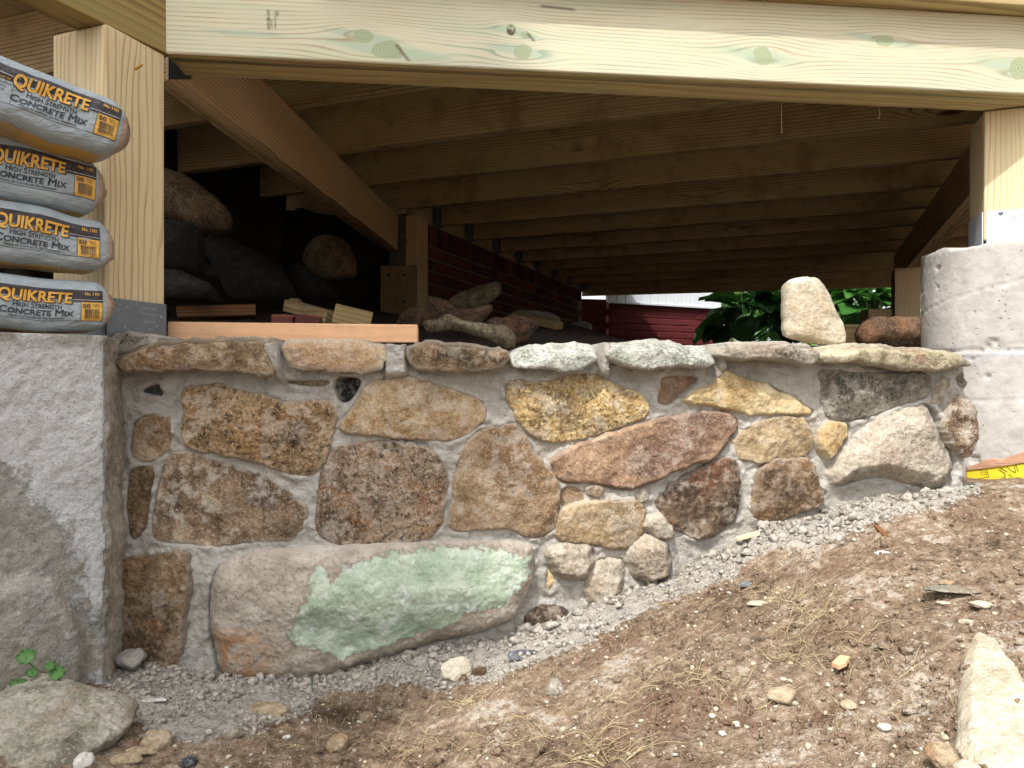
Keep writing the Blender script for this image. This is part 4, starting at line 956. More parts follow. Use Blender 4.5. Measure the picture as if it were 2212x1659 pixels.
# ledger on the brick wall, joists and their hangers
LG0 = np.array([-.497, 3.87]); LGD = np.array([math.sin(math.radians(21)), math.cos(math.radians(21))])
board('ledger', pt(LG0 - LGD * .1, HT), pt(LG0 + LGD * 3.6, HT), .038, .184, M['joist'], deck, .003, side=.019)
def isect(p, d, q, e_):
    A_ = np.array([[d[0], -e_[0]], [d[1], -e_[1]]]); t = np.linalg.solve(A_, q - p); return p + d * t[0]
RJ = 1.30
proto = {}
for k in range(-2, 11):
    base = np.array([0, 2.469 + .467 * k]); left = isect(base, JX, LG0, LGD)
    hang = left[1] > 3.78
    if not hang: left = base - JX * 2.5
    right = base + JX * ((RJ - base @ JX) if True else 0)
    fb = isect(base, JX, FB0 + FBN * .075, FBD)                # joists stop on the front beam
    if fb @ JX < right @ JX: right = fb
    if k == -2:
        left = base - JX * 1.6
    if (right - left) @ JX < .2: continue
    board('joist', pt(left + JX * .002, HT + .0005 * (k % 3)), pt(right, HT + .0005 * (k % 3)), .038, .184, M['joist'], deck, .003)
    if hang:
        me = proto.get('hanger')
        if me is None:
            bm = bmesh.new()
            for (x0, y0, z0, x1, y1, z1) in [(0, -.0205, -.002, .05, .0205, -.0005), (0, -.0215, -.002, .05, -.0195, .13), (0, .0195, -.002, .05, .0215, .13), (-.001, -.045, .01, .001, -.02, .12), (-.001, .02, .01, .001, .045, .12)]:
                g = bmesh.ops.create_cube(bm, size=1)
                for v_ in g['verts']: v_.co = Vector(((x0 + x1) / 2 + v_.co.x * (x1 - x0), (y0 + y1) / 2 + v_.co.y * (y1 - y0), (z0 + z1) / 2 + v_.co.z * (z1 - z0)))
            me = bpy.data.meshes.new('joist_hanger'); bm.to_mesh(me); bm.free(); me.materials.append(M['galv_dark']); proto['hanger'] = me
        put('joist_hanger', me, None, deck, tuple(Vector(pt(left + JX * .004, HT)) - Vector(deck.location)), (0, 0, -TH))
# rim at the far end and at the right
fe = np.array([1.0, 7.10]); fd = np.array([math.cos(math.radians(14)), -math.sin(math.radians(14))])
board('rim_board', pt(fe - fd * .3, HT - .03), pt(fe + fd * 3.6, HT - .03), .038, .21, M['joist'], deck, .003)
rr = JX * RJ; board('rim_board', pt(rr + DX * 1.2, HT), pt(rr + DX * 8.0, HT), .038, .184, M['joist'], deck, .003, side=-.03)
# deck boards, running back
bm_cache = {}
for i in range(30):
    j = -2.75 + i * .1435
    c = JX * j
    if j < -1.19: d0 = .95
    else: d0 = float((isect(c, DX, FB0 - FBN * .05, FBD)) @ DX)
    d1 = 7.3 if j > -2.3 else 4.6
    if j > RJ: continue
    board('deck_board', pt(c + DX * d0, HT + .186), pt(c + DX * d1, HT + .186), .1434, .0254, M['joist'], deck, .002)

# ------------------------------------------------------------------ posts with metal bases
def post(name, label, corner, z0, z1, w, mat, galvm, wf=1.0):
    """corner = front left corner when looking along DX"""
    c = np.array(corner) + JX * w / 2 + DX * w / 2
    o = thing(name, label, 'post', (c[0], c[1], z0))
    me = box_mesh('timber', z1 - z0 - .02, w, w, .006, 3, org=(.02, 0, -w / 2)); t = put('timber', me, mat, o, (0, 0, 0))
    t.rotation_euler = (0, -math.pi / 2, 0); q = Matrix.Rotation(-TH, 4, 'Z') @ Matrix.Rotation(-math.pi / 2, 4, 'Y'); t.matrix_basis = q
    return o
lp = post('timber_post', 'square pine post behind the stack of grey bags', (-.899, 1.388), ZC + .076, HB - .001, .14, M['post'], None)
rp = post('timber_post', 'square pine post standing on the round concrete pier', (1.186, 1.783), PTOP + .001, HB - .001, .14, M['post_pale'], None)
ip = thing('timber_post', 'inner timber post with a bolted side plate against the brick wall', 'post', (-.55, 3.83, ZC + .34))
board('timber', (-.57, 3.80, ZC + .33), (-.57, 3.80, ZC + .335), .01, .01, M['joist'], ip, 0)
ip_me = box_mesh('timber', .34, .125, .125, .005, 2, org=(0, 0, -.0625)); bpy.data.objects.remove(ip.children[0])
t = put('timber', ip_me, M['brace'], ip); t.matrix_basis = Matrix.Translation((0.01, 0, 0)) @ Matrix.Rotation(-TH, 4, 'Z') @ Matrix.Rotation(-math.pi / 2, 4, 'Y')
t.matrix_basis = Matrix.Translation((.012, .0, -.03)) @ Matrix.Rotation(-TH, 4, 'Z') @ Matrix.Rotation(-math.pi / 2, 4, 'Y') @ Matrix.Diagonal((1.62, 1, 1, 1))
pm_ = box_mesh('side_plate', .27, .035, .19, .003, 2, org=(0, 0, -.095)); sp = put('side_plate', pm_, M['block'], ip)
sp.matrix_basis = Matrix.Translation((-.047, -.085, -.02)) @ Matrix.Rotation(-math.radians(4), 4, 'Z') @ Matrix.Rotation(math.pi / 2, 4, 'Z').inverted() @ Matrix.Rotation(math.pi / 2, 4, 'Z') @ Matrix(((0, 0, 1, 0), (0, 1, 0, 0), (1, 0, 0, 0), (0, 0, 0, 1)))
for dx, dz in [(-.05, .20), (.03, .20), (.03, .06)]:
    bm = bmesh.new(); bmesh.ops.create_cone(bm, cap_ends=True, segments=8, radius1=.008, radius2=.007, depth=.006); me = bpy.data.meshes.new('bolt'); bm.to_mesh(me); bm.free()
    put('bolt', me, M['ink'], ip, (-.047 + dx, -.105, dz), (math.pi / 2, 0, 0))
fp = post('timber_post', 'far timber post at the right beside the brown boulder', (2.34, 4.34), ZC + .16, HB - .001, .14, M['brace'], None)

def post_base(o, w, h, z, mat, raised, texts, screws, out=.002):
    """sheet metal shoe round the foot of a post"""
    bs = thing('post_base', None, None); bs.parent = o; bs.location = (0, 0, 0)
    bpy.data.objects.remove(bs)
    bm = bmesh.new(); a = w / 2 + out; t = .0025
    for sx in (-1, 1):
        g = bmesh.ops.create_cube(bm, size=1)
        for v in g['verts']: v.co = Vector((sx * a + v.co.x * t, v.co.y * (w * raised), h / 2 + v.co.z * h))
        g = bmesh.ops.create_cube(bm, size=1)
        for v in g['verts']: v.co = Vector((v.co.x * (w * raised), sx * a + v.co.y * t, h / 2 + v.co.z * h))
    g = bmesh.ops.create_cube(bm, size=1)
    for v in g['verts']: v.co = Vector((v.co.x * 2 * a, v.co.y * 2 * a, .003 + v.co.z * .005))
    me = bpy.data.meshes.new('post_base'); bm.to_mesh(me); bm.free()
    b = put('post_base', me, mat, o, (0, 0, z), (0, 0, -TH))
    for s_, size, x, zz, face in texts:
        v, f = text_tris(s_, size, .0002, cut=1); v = v - np.array([v[:, 0].mean(), 0])
        if face == 'front': V = np.stack([x + v[:, 0], np.full(len(v), -a - t / 2 - .0006), zz + v[:, 1]], 1)
        else: V = np.stack([np.full(len(v), a + t / 2 + .0006), x + v[:, 0], zz + v[:, 1]], 1)
        put('lettering', mesh_from('lettering', V, f, False), M['emboss'] if mat is M['galv_dark'] else M['stamp'], b)
    for x, zz, face in screws:
        bm = bmesh.new(); bmesh.ops.create_uvsphere(bm, u_segments=12, v_segments=6, radius=.0055); me = bpy.data.meshes.new('nail_head'); bm.to_mesh(me); bm.free()
        for v in me.vertices: v.co.z *= .5
        p = (x, -a - t / 2, zz) if face == 'front' else (a + t / 2, x, zz)
        put('nail_head', me, M['galv_dark'], b, p, (math.pi / 2, 0, 0) if face == 'front' else (0, math.pi / 2, 0))
    return b
post_base(lp, .14, .076, .0, M['galv_dark'], 1.0, [('SIMPSON', .0085, .025, .060, 'side'), ('Strong-Tie', .008, .025, .050, 'side'), ('ABW66Z', .007, .028, .034, 'side'), ('©2015', .005, .030, .020, 'side')], [(-.052, .067, 'side')])
post_base(rp, .14, .092, .0, M['galv'], .93, [('Strong-Tie Company', .0042, .002, .074, 'front'), ('strongtie.com/safety', .0042, .002, .069, 'front')], [(-.035, .085, 'front'), (.030, .085, 'front'), (-.03, .05, 'side')])
# a screw left in the left post
bm = bmesh.new(); bmesh.ops.create_cone(bm, cap_ends=True, segments=8, radius1=.0022, radius2=.0018, depth=.02); me = bpy.data.meshes.new('screw'); bm.to_mesh(me); bm.free()
put('screw', me, plain('brass_screw', '#c08a34', .4, .6), lp, tuple(Vector(P(300, 145, 1.385)) - lp.location), (0, math.radians(70), -TH))
# ------------------------------------------------------------------ bags of concrete mix
def bag(label, u_end, Y_end, z_mid, hh, tilt, seed, left_panel=False, az=45.0, rough=1.0, dx=0.0, dw=0.0):
    ca, sa = math.cos(math.radians(az)), math.sin(math.radians(az))
    ax = Vector((sa, ca, 0)); nf = Vector((ca, -sa, 0)); up = Vector((0, 0, 1))
    ct, st_ = math.cos(math.radians(tilt)), math.sin(math.radians(tilt)); ax, up = ax * ct + up * st_, up * ct - ax * st_
    L, hf = .40, .055
    end = Vector(((u_end - UC) / F * Y_end, Y_end, z_mid)) - nf * hf; o0 = end - ax * L
    root = thing('concrete_bag', label, 'bag', tuple(end - Vector((0, 0, hh))), 'bags of concrete mix stacked on the pier')
    def wr(a, w): return (.0040 * n2(a, w, 8, 2, seed) + .0018 * n2(a * 1.0, w * 1.6, 34, 3, seed + 3) - .0040 * np.abs(n2(a * 1.2 + w * .6, w * 1.5, 15, 2, seed + 6))) * rough
    def size(a): e = np.clip((L - a) / .030, 0, 1); return 1 - .42 * (1 - e) ** 2
    def sag(a, w): return -.0035 * np.sin(a * 16 + seed) + (.0045 * n2(a, w * 0, 11, 2, seed + 30)) * smooth01(w / hh) + .0045 * n2(a, w * 0, 13, 2, seed + 33) * smooth01(-w / hh)
    def front(a, w):
        s = size(a); t = np.clip(np.abs(w) / (hh * s), 0, .999); y = hf * (1 - .3 * (1 - s)) * (1 - t ** 4) ** (1 / 4); return y + wr(a, w) * (1 - t ** 6)
    def W3(a, y, w): return np.array(o0)[None] + a[:, None] * np.array(ax) + y[:, None] * np.array(nf) + (w + sag(a, w))[:, None] * np.array(up)
    na, nph = 130, 120; aa = np.r_[np.linspace(0, L - .03, na - 26), np.linspace(L - .028, L, 26)]
    ph = np.linspace(0, 2 * math.pi, nph, endpoint=False); A, PH = np.meshgrid(aa, ph, indexing='ij'); A = A.ravel(); PH = PH.ravel()
    c, s_ = np.cos(PH), np.sin(PH); w = hh * size(A) * np.sign(s_) * np.abs(s_) ** (2 / 4)
    yb = -(hf + .05 * smooth01((L - A) / .22)) * size(A) * np.abs(c) ** (2 / 4)
    y = np.where(c >= 0, front(A, w), yb + .003 * n2(A, w, 18, 2, seed + 9))
    V = W3(A, y, w); f = []
    for i in range(na - 1):
        for j in range(nph):
            j2 = (j + 1) % nph; f.append((i * nph + j, i * nph + j2, (i + 1) * nph + j2, (i + 1) * nph + j))
    # folded end
    n0 = len(V); tips = []; m = 6; VV = [V]; wv = [w / hh]; fold = [smooth01((A - (L - .010)) / .004)]
    lastA, lasty, lastw = A[-nph:], y[-nph:], w[-nph:]
    for k in range(1, m + 1):
        t = k / m; kk = 1 - t * .97; a2 = lastA + .016 * math.sin(t * 1.5) + .003 * n2(lasty, lastw, 60, 2, seed + 20) * (t > .2); VV.append(W3(a2, lasty * kk, lastw * kk)); wv.append(lastw * 0); fold.append(np.ones(nph))
        b0 = n0 + (k - 1) * nph if k > 1 else (na - 1) * nph; b1 = n0 + (k - 1) * nph
        if k == 1: b0, b1 = (na - 1) * nph, n0
        else: b0, b1 = n0 + (k - 2) * nph, n0 + (k - 1) * nph
        for j in range(nph): j2 = (j + 1) % nph; f.append((b0 + j, b0 + j2, b1 + j2, b1 + j))
    f.append(tuple(n0 + (m - 1) * nph + j for j in range(nph))); f.append(tuple(reversed(range(nph))))
    me_o = world_obj('sack', np.vstack(VV), f, M['bag'], root, True, {'w': np.concatenate(wv), 'fold': np.concatenate(fold)}); recalc(me_o.data)
    q = hh / .0505; xr = L - .014                              # right edge of the printed panel
    def lay(name, parts, mat, lift):
        flat = []
        for p_ in parts: flat += p_ if isinstance(p_, list) else [(p_[0], p_[1], 0.0)]
        up_ = np.concatenate([np.full(len(p_[0]), p_[2]) for p_ in flat])
        v, fc = join([(p_[0], p_[1]) for p_ in flat]); a = xr + dx + v[:, 0] * .84; ww = v[:, 1] * q + dw; ok = True
        V = W3(a, front(a, ww) + lift + up_, ww); world_obj(name, V, fc, mat, me_o, False)
    def tx(s, cap, x, w_, width=None, bold=.03, shear=.12, caps=False, align='l', sp=1.0):
        """bold: how far (in em) shifted copies thicken the letters; each copy lies a hair higher"""
        size_ = cap / .69; v, fc = text_tris(s, size_, 0, shear, caps, sp, cut=.005)
        if width: v[:, 0] *= width / (v[:, 0].max() - v[:, 0].min())
        v[:, 0] -= v[:, 0].min(); v[:, 0] += x; v[:, 1] += w_
        if bold < .025: return [(v, fc, 0.0)]
        sh = [(0, 0), (1, 0), (-1, 0), (0, .6), (0, -.6)] + ([(.7, .7), (-.7, .7), (.7, -.7), (-.7, -.7)] if bold > .05 else [])
        return [(v + np.array(d_) * bold * size_ * .55, fc, .00006 * k_) for k_, d_ in enumerate(sh)]
    x0 = -.215 if left_panel else -.34
    lay('print_band', [rect_tris(x0, .0105, 0, .0300, .004), rect_tris(-.056, .0060, 0, .0106, .004)] + ([rect_tris(x0, .0075, x0 + .035, .0106, .004)] if left_panel else []), M['print_black'], .0006)
    lay('print_outline', [tx('QUIKRETE', .0200, -.1820, .0027, .126, .13)], M['print_black'], .0010)
    lay('print_title', [tx('QUIKRETE', .0195, -.1815, .0030, .124, .06), tx('No. 1101', .0062, -.034, .0195, .027, .05, .0)], M['print_yellow'], .0021)
    lay('print_text', [tx('High Strength', .0092, -.158, -.0085, .083, .035, .08, True), tx('Concrete Mix', .0112, -.181, -.0205, .126, .06, .10, True), tx('Mezcla de Concreto de Alta Resistencia', .0036, -.166, -.0262, .095, .035, .1),
                       rect_tris(x0, -.0292, 0, -.0284, .004), rect_tris(-.0415, -.0290, -.0405, .0065, .004), rect_tris(-.0008, -.0290, .0002, .0300, .004)] +
        ([rect_tris(x0, -.0290, x0 + .0008, .0300, .004), rect_tris(x0 + .0345, -.0290, x0 + .0353, .0080, .004)] +
         [tx(t, .0034, x0 + .003, .0015 - i * .0056, None, .02, 0) for i, t in enumerate(['• Setting Posts', '• Sidewalks', '• Footings', '• Patios', '• Steps'])] if left_panel else []), M['print_dark'], .0009)
    lay('print_rule', [rect_tris(-.055, .0098, -.001, .0105, .004)] + ([rect_tris(x0 + .001, .0155, x0 + .042, .0163, .004)] if left_panel else []), M['print_white'], .0011)
    lay('print_label', [rect_tris(-.0404, -.0278, -.001, .0058, .004)], M['print_yellow'], .0010)
    if left_panel: lay('print_heading', [tx('GENERAL USE', .0027, x0 + .002, .0086, .026, .03, 0)], M['print_yellow'], .0012)
    rs = random.Random(11); bars = []; x = -.0345
    while x < -.0075:
        wd_ = rs.choice([.0004, .0004, .0008, .0012]); bars.append(rect_tris(x, -.0235, x + wd_, -.0060, .004)); x += wd_ + rs.choice([.0005, .0005, .0009])
    bars += [tx('50', .0068, -.0380, -.0040, .0135, .07, 0), tx('POUNDS /', .0019, -.0205, .0010, .014, .03, 0), tx('22.6 kg', .0019, -.0185, -.0022, .010, .03, 0), tx('0 39645 11011 7', .0021, -.0355, -.0265, .029, .02, 0)]
    lay('barcode', bars, M['print_dark'], .0018)
    return root
bag('bottom grey bag of concrete mix resting on the parged pier', 243, 1.270, ZC + .130, .0490, -.5, 3, rough=1.0, dx=-.001, dw=-.002)
bag('grey bag of concrete mix, second from the bottom of the stack', 244, 1.268, ZC + .2375, .0500, -1.0, 14, rough=1.4, dx=-.007, dw=.001)
bag('grey bag of concrete mix, second from the top of the stack', 224, 1.272, ZC + .3425, .0530, -2.4, 25, az=44, rough=1.7, dx=.002, dw=.002)
bag('top grey bag of concrete mix, tilted down to the right', 274, 1.225, ZC + .4240, .0525, -11, 36, True, az=46, rough=1.5, dw=.003)

# ------------------------------------------------------------------ brick walls, house
bb = NB('brick'); v_ = bb.offs()
cB = bb.ramp(bb.rnd(), [(0, '#472824'), (.35, '#5b332c'), (.7, '#6a3b32'), (1, '#7e483a')])
cB = bb.mix(bb.math('MULTIPLY', bb.step(bb.noise(25, 4, .7, v_), .5, .7), .5), cB, '#4a3733'); M['brick'] = bb.done(cB, bb.bump(bb.noise(70, 4, .7, v_), .6, .004), .95)
bb = NB('red_painted_brick'); M['brick_red'] = bb.done(bb.mix(bb.noise(14, 4, .7, bb.offs()), '#5a2225', '#71302f'), bb.bump(bb.noise(70, 4, .7), .5, .004), .8)
M['joint'] = mortar_mat('brick_joint', '#8d867b', '#7b746a', '#625c53', '#756c5f')
def brick_mesh(name, l, h, d, seed):
    bm = bmesh.new(); bmesh.ops.create_cube(bm, size=1); r = random.Random(seed)
    for v in bm.verts: v.co = Vector((v.co.x * l + r.uniform(-.002, .002), v.co.y * d, v.co.z * h + r.uniform(-.0015, .0015)))
    bmesh.ops.bevel(bm, geom=bm.edges[:], offset=.004, segments=1, affect='EDGES')
    me = bpy.data.meshes.new(name); bm.to_mesh(me); bm.free(); return me
def brick_wall(root, p0, d, length, z0, rows, mat, soldier=True, l=.200, h=.060, jn=.011, joint=None):
    """bricks laid course by course; the wall faces right of its run"""
    ang = math.atan2(d[1], d[0]); nrm = np.array([d[1], -d[0]]); base = Vector(root.location)
    ms = [brick_mesh('brick', l, h, .09, k) for k in range(4)]; hs = [brick_mesh('brick', h, l * .5, .09, 20 + k) for k in range(3)]
    for m_ in ms + hs: m_.materials.append(mat)
    r = random.Random(5); n = int(length / (l + jn))
    for row in range(rows):
        off = (row % 2) * (l + jn) / 2
        for i in range(n):
            c = np.array(p0) + np.array(d) * (off + (i + .5) * (l + jn)) + nrm * (-.045 + r.uniform(-.003, .003))
            put('brick', ms[(i * 7 + row) % 4], None, root, tuple(Vector((c[0], c[1], z0 + row * (h + jn) + h / 2)) - base), (r.uniform(-.01, .01), 0, ang))
    ztop = z0 + rows * (h + jn)
    if soldier:
        for i in range(int(length / (h + jn))):
            c = np.array(p0) + np.array(d) * ((i + .5) * (h + jn)) + nrm * (-.045 + r.uniform(-.003, .003))
            put('brick', hs[i % 3], None, root, tuple(Vector((c[0], c[1], ztop + l * .25)) - base), (0, 0, ang))
        ztop += l * .5 + jn
    a = np.array(p0) - nrm * .006; b_ = a + np.array(d) * length; q = -nrm * .10
    V = [(a[0], a[1], z0 - .25), (b_[0], b_[1], z0 - .25), (b_[0], b_[1], ztop + .01), (a[0], a[1], ztop + .01)]; V += [(x + q[0], y + q[1], z) for x, y, z in V]
    world_obj('mortar_bed', np.array(V), [(0, 1, 2, 3), (5, 4, 7, 6), (1, 5, 6, 2), (4, 0, 3, 7), (3, 2, 6, 7), (4, 5, 1, 0)], joint or M['joint'], root, False)
    return ztop
bw = thing('brick_wall', 'dark red brick foundation wall running back under the deck', 'wall', (-.2, 4.8, ZC + .2)); bw['kind'] = 'thing'
bp0 = LG0 - LGD * .12 + np.array([LGD[1], -LGD[0]]) * -.02
brick_wall(bw, bp0, LGD, 3.5, ZC + .255, 7, M['brick'])
S0 = np.array([1.02, 7.35]); S1 = np.array([2.50, 8.10]); SD = (S1 - S0) / np.hypot(*(S1 - S0))
hw = thing('house_wing', 'house wing with white vertical siding above red painted brick', 'house', (1.7, 7.7, ZC + .3)); hw['kind'] = 'thing'
zt = brick_wall(hw, S0 - SD * .02, SD, 1.5, ZC + .29, 7, M['brick_red'], False, joint=M['brick_red'])
bs_ = NB('white_siding'); M['siding'] = bs_.done(bs_.mix(bs_.noise(6, 3, .6, bs_.map((1, 1, .2))), '#c9ccd0', '#d8dade'), rough=.6)
for i in range(14):
    a = S0 + SD * (i * .11 - .04); b_ = S0 + SD * (i * .11 + .066); nn = np.array([SD[1], -SD[0]])
    prof = [(a, .012), (a + SD * .004, .018), (b_ - SD * .004, .018), (b_, .012), (b_ + SD * .0015, .0)]
    V = []; z0_, z1_ = ZC + .79, ZC + 3.2
    for p_, o_ in prof: V.append((*(p_ + nn * o_), z0_)); V.append((*(p_ + nn * o_), z1_))
    for p_, o_ in reversed(prof): V.append((*(p_ - nn * .03), z0_)); V.append((*(p_ - nn * .03), z1_))
    n_ = len(V) // 2; fcs = [(2 * k, 2 * ((k + 1) % n_), 2 * ((k + 1) % n_) + 1, 2 * k + 1) for k in range(n_)] + [tuple(2 * k for k in reversed(range(n_))), tuple(2 * k + 1 for k in range(n_))]
    world_obj('siding_panel', np.array(V), fcs, M['siding'], hw, False)
board('siding_trim', pt(S0 + np.array([SD[1], -SD[0]]) * .015 - SD * .03, ZC + .77), pt(S0 + np.array([SD[1], -SD[0]]) * .015 + SD * 1.56, ZC + .77), .05, .022, M['siding'], hw, .002)
# brick pier at the corner, painted red
cw = thing('brick_pier', 'short red painted brick pier at the end of the brick wall', 'pier', (.85, 7.1, ZC + .3)); cw['kind'] = 'thing'
brick_wall(cw, (.70, 7.16), np.array([.97, .243]), .27, ZC + .29, 7, M['brick_red'], False, l=.12, joint=M['brick_red'])
# stone foundation of the house behind the left boulders
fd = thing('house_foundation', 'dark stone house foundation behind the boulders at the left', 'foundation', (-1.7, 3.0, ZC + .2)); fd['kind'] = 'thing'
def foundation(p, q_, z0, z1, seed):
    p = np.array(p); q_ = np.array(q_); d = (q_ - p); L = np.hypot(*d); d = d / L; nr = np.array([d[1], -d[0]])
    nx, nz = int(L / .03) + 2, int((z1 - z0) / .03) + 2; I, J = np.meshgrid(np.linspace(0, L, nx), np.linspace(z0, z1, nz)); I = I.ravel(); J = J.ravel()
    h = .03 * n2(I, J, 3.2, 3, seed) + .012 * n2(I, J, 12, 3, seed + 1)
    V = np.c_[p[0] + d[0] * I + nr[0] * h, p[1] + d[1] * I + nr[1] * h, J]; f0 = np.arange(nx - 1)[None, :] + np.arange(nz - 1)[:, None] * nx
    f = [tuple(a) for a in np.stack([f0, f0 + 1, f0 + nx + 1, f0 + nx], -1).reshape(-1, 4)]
    o = world_obj('masonry_face', V, f, M['shaded'], fd); md = o.modifiers.new('thickness', 'SOLIDIFY'); md.thickness = .2; md.offset = -1
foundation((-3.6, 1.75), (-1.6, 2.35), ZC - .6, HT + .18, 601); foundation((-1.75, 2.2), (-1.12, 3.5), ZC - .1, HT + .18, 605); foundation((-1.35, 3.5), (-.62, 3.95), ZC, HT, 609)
# unseen house-shaped blocker, added to keep sun off the left half of the wall
nh = thing('sun_blocker', 'tall narrow pale sun blocker added unseen behind the viewer at the left', 'house', (-5.2, -3.2, 0)); nh['kind'] = 'thing'
az_ = np.array([SUN.x, SUN.y]) / math.hypot(SUN.x, SUN.y); edge = np.array([.010, 1.46]) + az_ * 5.2; side = np.array([az_[1], -az_[0]])
if side[0] > 0: side = -side
def hbox(name, c0, s1, l1, s2, l2, z0, z1, mat):
    c = [c0, c0 + s1 * l1, c0 + s1 * l1 + s2 * l2, c0 + s2 * l2]; V = [(*p, z0) for p in c] + [(*p, z1) for p in c]
    o = world_obj(name, np.array(V), [(0, 1, 2, 3), (7, 6, 5, 4), (0, 4, 5, 1), (1, 5, 6, 2), (2, 6, 7, 3), (3, 7, 4, 0)], mat, nh, False); recalc(o.data); return o
M['house'] = plain('blocker_siding', '#cfcdc6', .7)
hbox('wall', edge, side, 2.3, az_, 3.0, -.2, 9.2, M['house'])
rf = hbox('roof', edge - side * 0.0 - az_ * .0 + side * .02 + az_ * .02, side, 2.4, az_, 3.2, 9.2, 9.45, plain('blocker_shingle', '#4a4744', .9))
for k in range(1):
    for zz in (1.2, 4.2): hbox('window', edge + side * (.6 + k * 1.25) - az_ * .02, side, .8, az_, .03, zz, zz + 1.4, plain('blocker_glass', '#2c3338', .1))

# ------------------------------------------------------------------ stones lying about
def cam_frame(u, v, Y, roll=0.0, lean=0.0, yaw=0.0):
    c, s_ = math.cos(yaw), math.sin(yaw); return Frame(P(u, v, Y), (c, s_, 0), (-s_ * math.sin(lean), c * math.sin(lean), math.cos(lean)))
def loose(name, label, cat, poly, Y, mat, seed, thick=.06, lean=0.0, yaw=0.0, group=None, amp=1.0, ew=None, proud=None, rnd=.8, step=3.4):
    pl = np.array(poly, float); c = pl.mean(0); fr = cam_frame(c[0], c[1], Y, 0, lean, yaw)
    wpx = min(np.ptp(pl[:, 0]), np.ptp(pl[:, 1])) / F * Y
    o = slab(name, poly, fr, M[mat], None, seed=seed, proud=proud or min(thick * .5, wpx * .35), edge_w=ew or wpx * .42, amp=amp, closed=thick, step=step, jit=1.8, roundness=rnd)
    return tag(o, label, cat, group)
zQ = lambda pts: [(1459.9 + x * .26, 601.7 + y * .26) for x, y in pts]
zR = lambda pts: [(884.8 + x * .18, 584 + y * .18) for x, y in pts]
zD = lambda pts: [(336.2 + x * .24, 336.2 + y * .24) for x, y in pts]
loose('standing_stone', 'upright pale tan stone standing on the capstones', 'stone', zQ([(925, 40), (960, 5), (1080, -20), (1200, -10), (1250, 60), (1310, 170), (1360, 290), (1410, 380), (1430, 460), (1420, 560), (1330, 575), (1230, 555), (1100, 530), (940, 490), (915, 420), (925, 330), (922, 180)]),
      1.565, 'loose_pale', 701, .05, 0, .1, ew=.010, proud=.016, amp=.6, rnd=.35)
loose('boulder', 'rounded dark brown boulder beside the round concrete pier', 'boulder', zQ([(1520, 460), (1545, 380), (1620, 320), (1720, 305), (1850, 320), (2035, 318), (2120, 340), (2120, 590), (2035, 580), (1850, 572), (1620, 570), (1540, 540)]), 1.93, 'loose_brown', 703, .09)
M['pile'] = stone_mat('pile_stone', '#8f8268', '#6d604a', '#463d30', '#28231c', .6, '#5d4a34', .4, 10, sand='#ab9a74', samt=.5, edge=False)
G1 = 'stones piled on the soil behind the wall'
loose('stone', 'dark slab leaning on the brick wall behind the rock pile', 'stone', zR([(440, 330), (700, 220), (880, 170), (1000, 120), (1080, 130), (1110, 190), (1080, 300), (960, 390), (850, 440), (700, 480), (560, 470)]), 3.0, 'pile', 711, .08, .3, 0, G1, amp=1.5, rnd=.45)
loose('stone', 'reddish saddle shaped stone at the back of the rock pile', 'stone', zR([(185, 320), (230, 300), (330, 320), (460, 350), (600, 450), (760, 440), (900, 395), (980, 400), (1005, 440), (960, 520), (860, 620), (700, 660), (560, 660), (400, 660), (260, 600), (215, 480)]), 2.35, 'loose_brown', 712, .07, .2, 0, G1, amp=1.5, rnd=.45)
loose('stone', 'purplish lumpy stone at the right of the rock pile', 'stone', zR([(900, 620), (1000, 560), (1150, 560), (1220, 520), (1330, 515), (1420, 560), (1500, 580), (1560, 640), (1560, 700), (1500, 740), (1470, 800), (1430, 860), (1320, 880), (1250, 900), (1150, 860), (1000, 720)]), 2.12, 'loose_brown', 713, .07, .1, .2, G1, amp=1.5, rnd=.45)
loose('stone', 'long speckled slab at the front of the rock pile', 'stone', zR([(160, 600), (250, 575), (360, 570), (400, 520), (480, 515), (560, 550), (640, 590), (800, 620), (950, 640), (1050, 625), (1180, 660), (1260, 720), (1290, 800), (1270, 920), (1180, 945), (1080, 890), (960, 840), (800, 800),
      (650, 740), (500, 720), (420, 720), (330, 745), (220, 735), (170, 680)]), 1.93, 'pile', 714, .05, .25, .1, G1, ew=.014, amp=1.0, rnd=.45)
loose('stone', 'flat grey stone lying low behind the rock pile', 'stone', zR([(1180, 520), (1300, 460), (1500, 470), (1700, 500), (1800, 560), (1830, 660), (1800, 730), (1600, 730), (1400, 660)]), 3.4, 'loose_grey', 715, .12, .3, 0, G1, amp=1.5, rnd=.45)
loose('stone', 'small grey boulder at the foot of the red brick pier', 'stone', zR([(1840, 690), (1950, 620), (2080, 600), (2180, 630), (2210, 710), (2100, 740), (1850, 740)]), 4.2, 'loose_grey', 716, .1, .2, 0, G1, amp=1.5, rnd=.45)
loose('stone', 'low dark stone between the inner post and the rock pile', 'stone', [(848, 705), (862, 680), (885, 664), (912, 660), (935, 672), (940, 705)], 2.75, 'loose_brown', 717, .09, .2, 0, G1, amp=1.5, rnd=.45)
G2 = 'boulders heaped in the dark at the left'
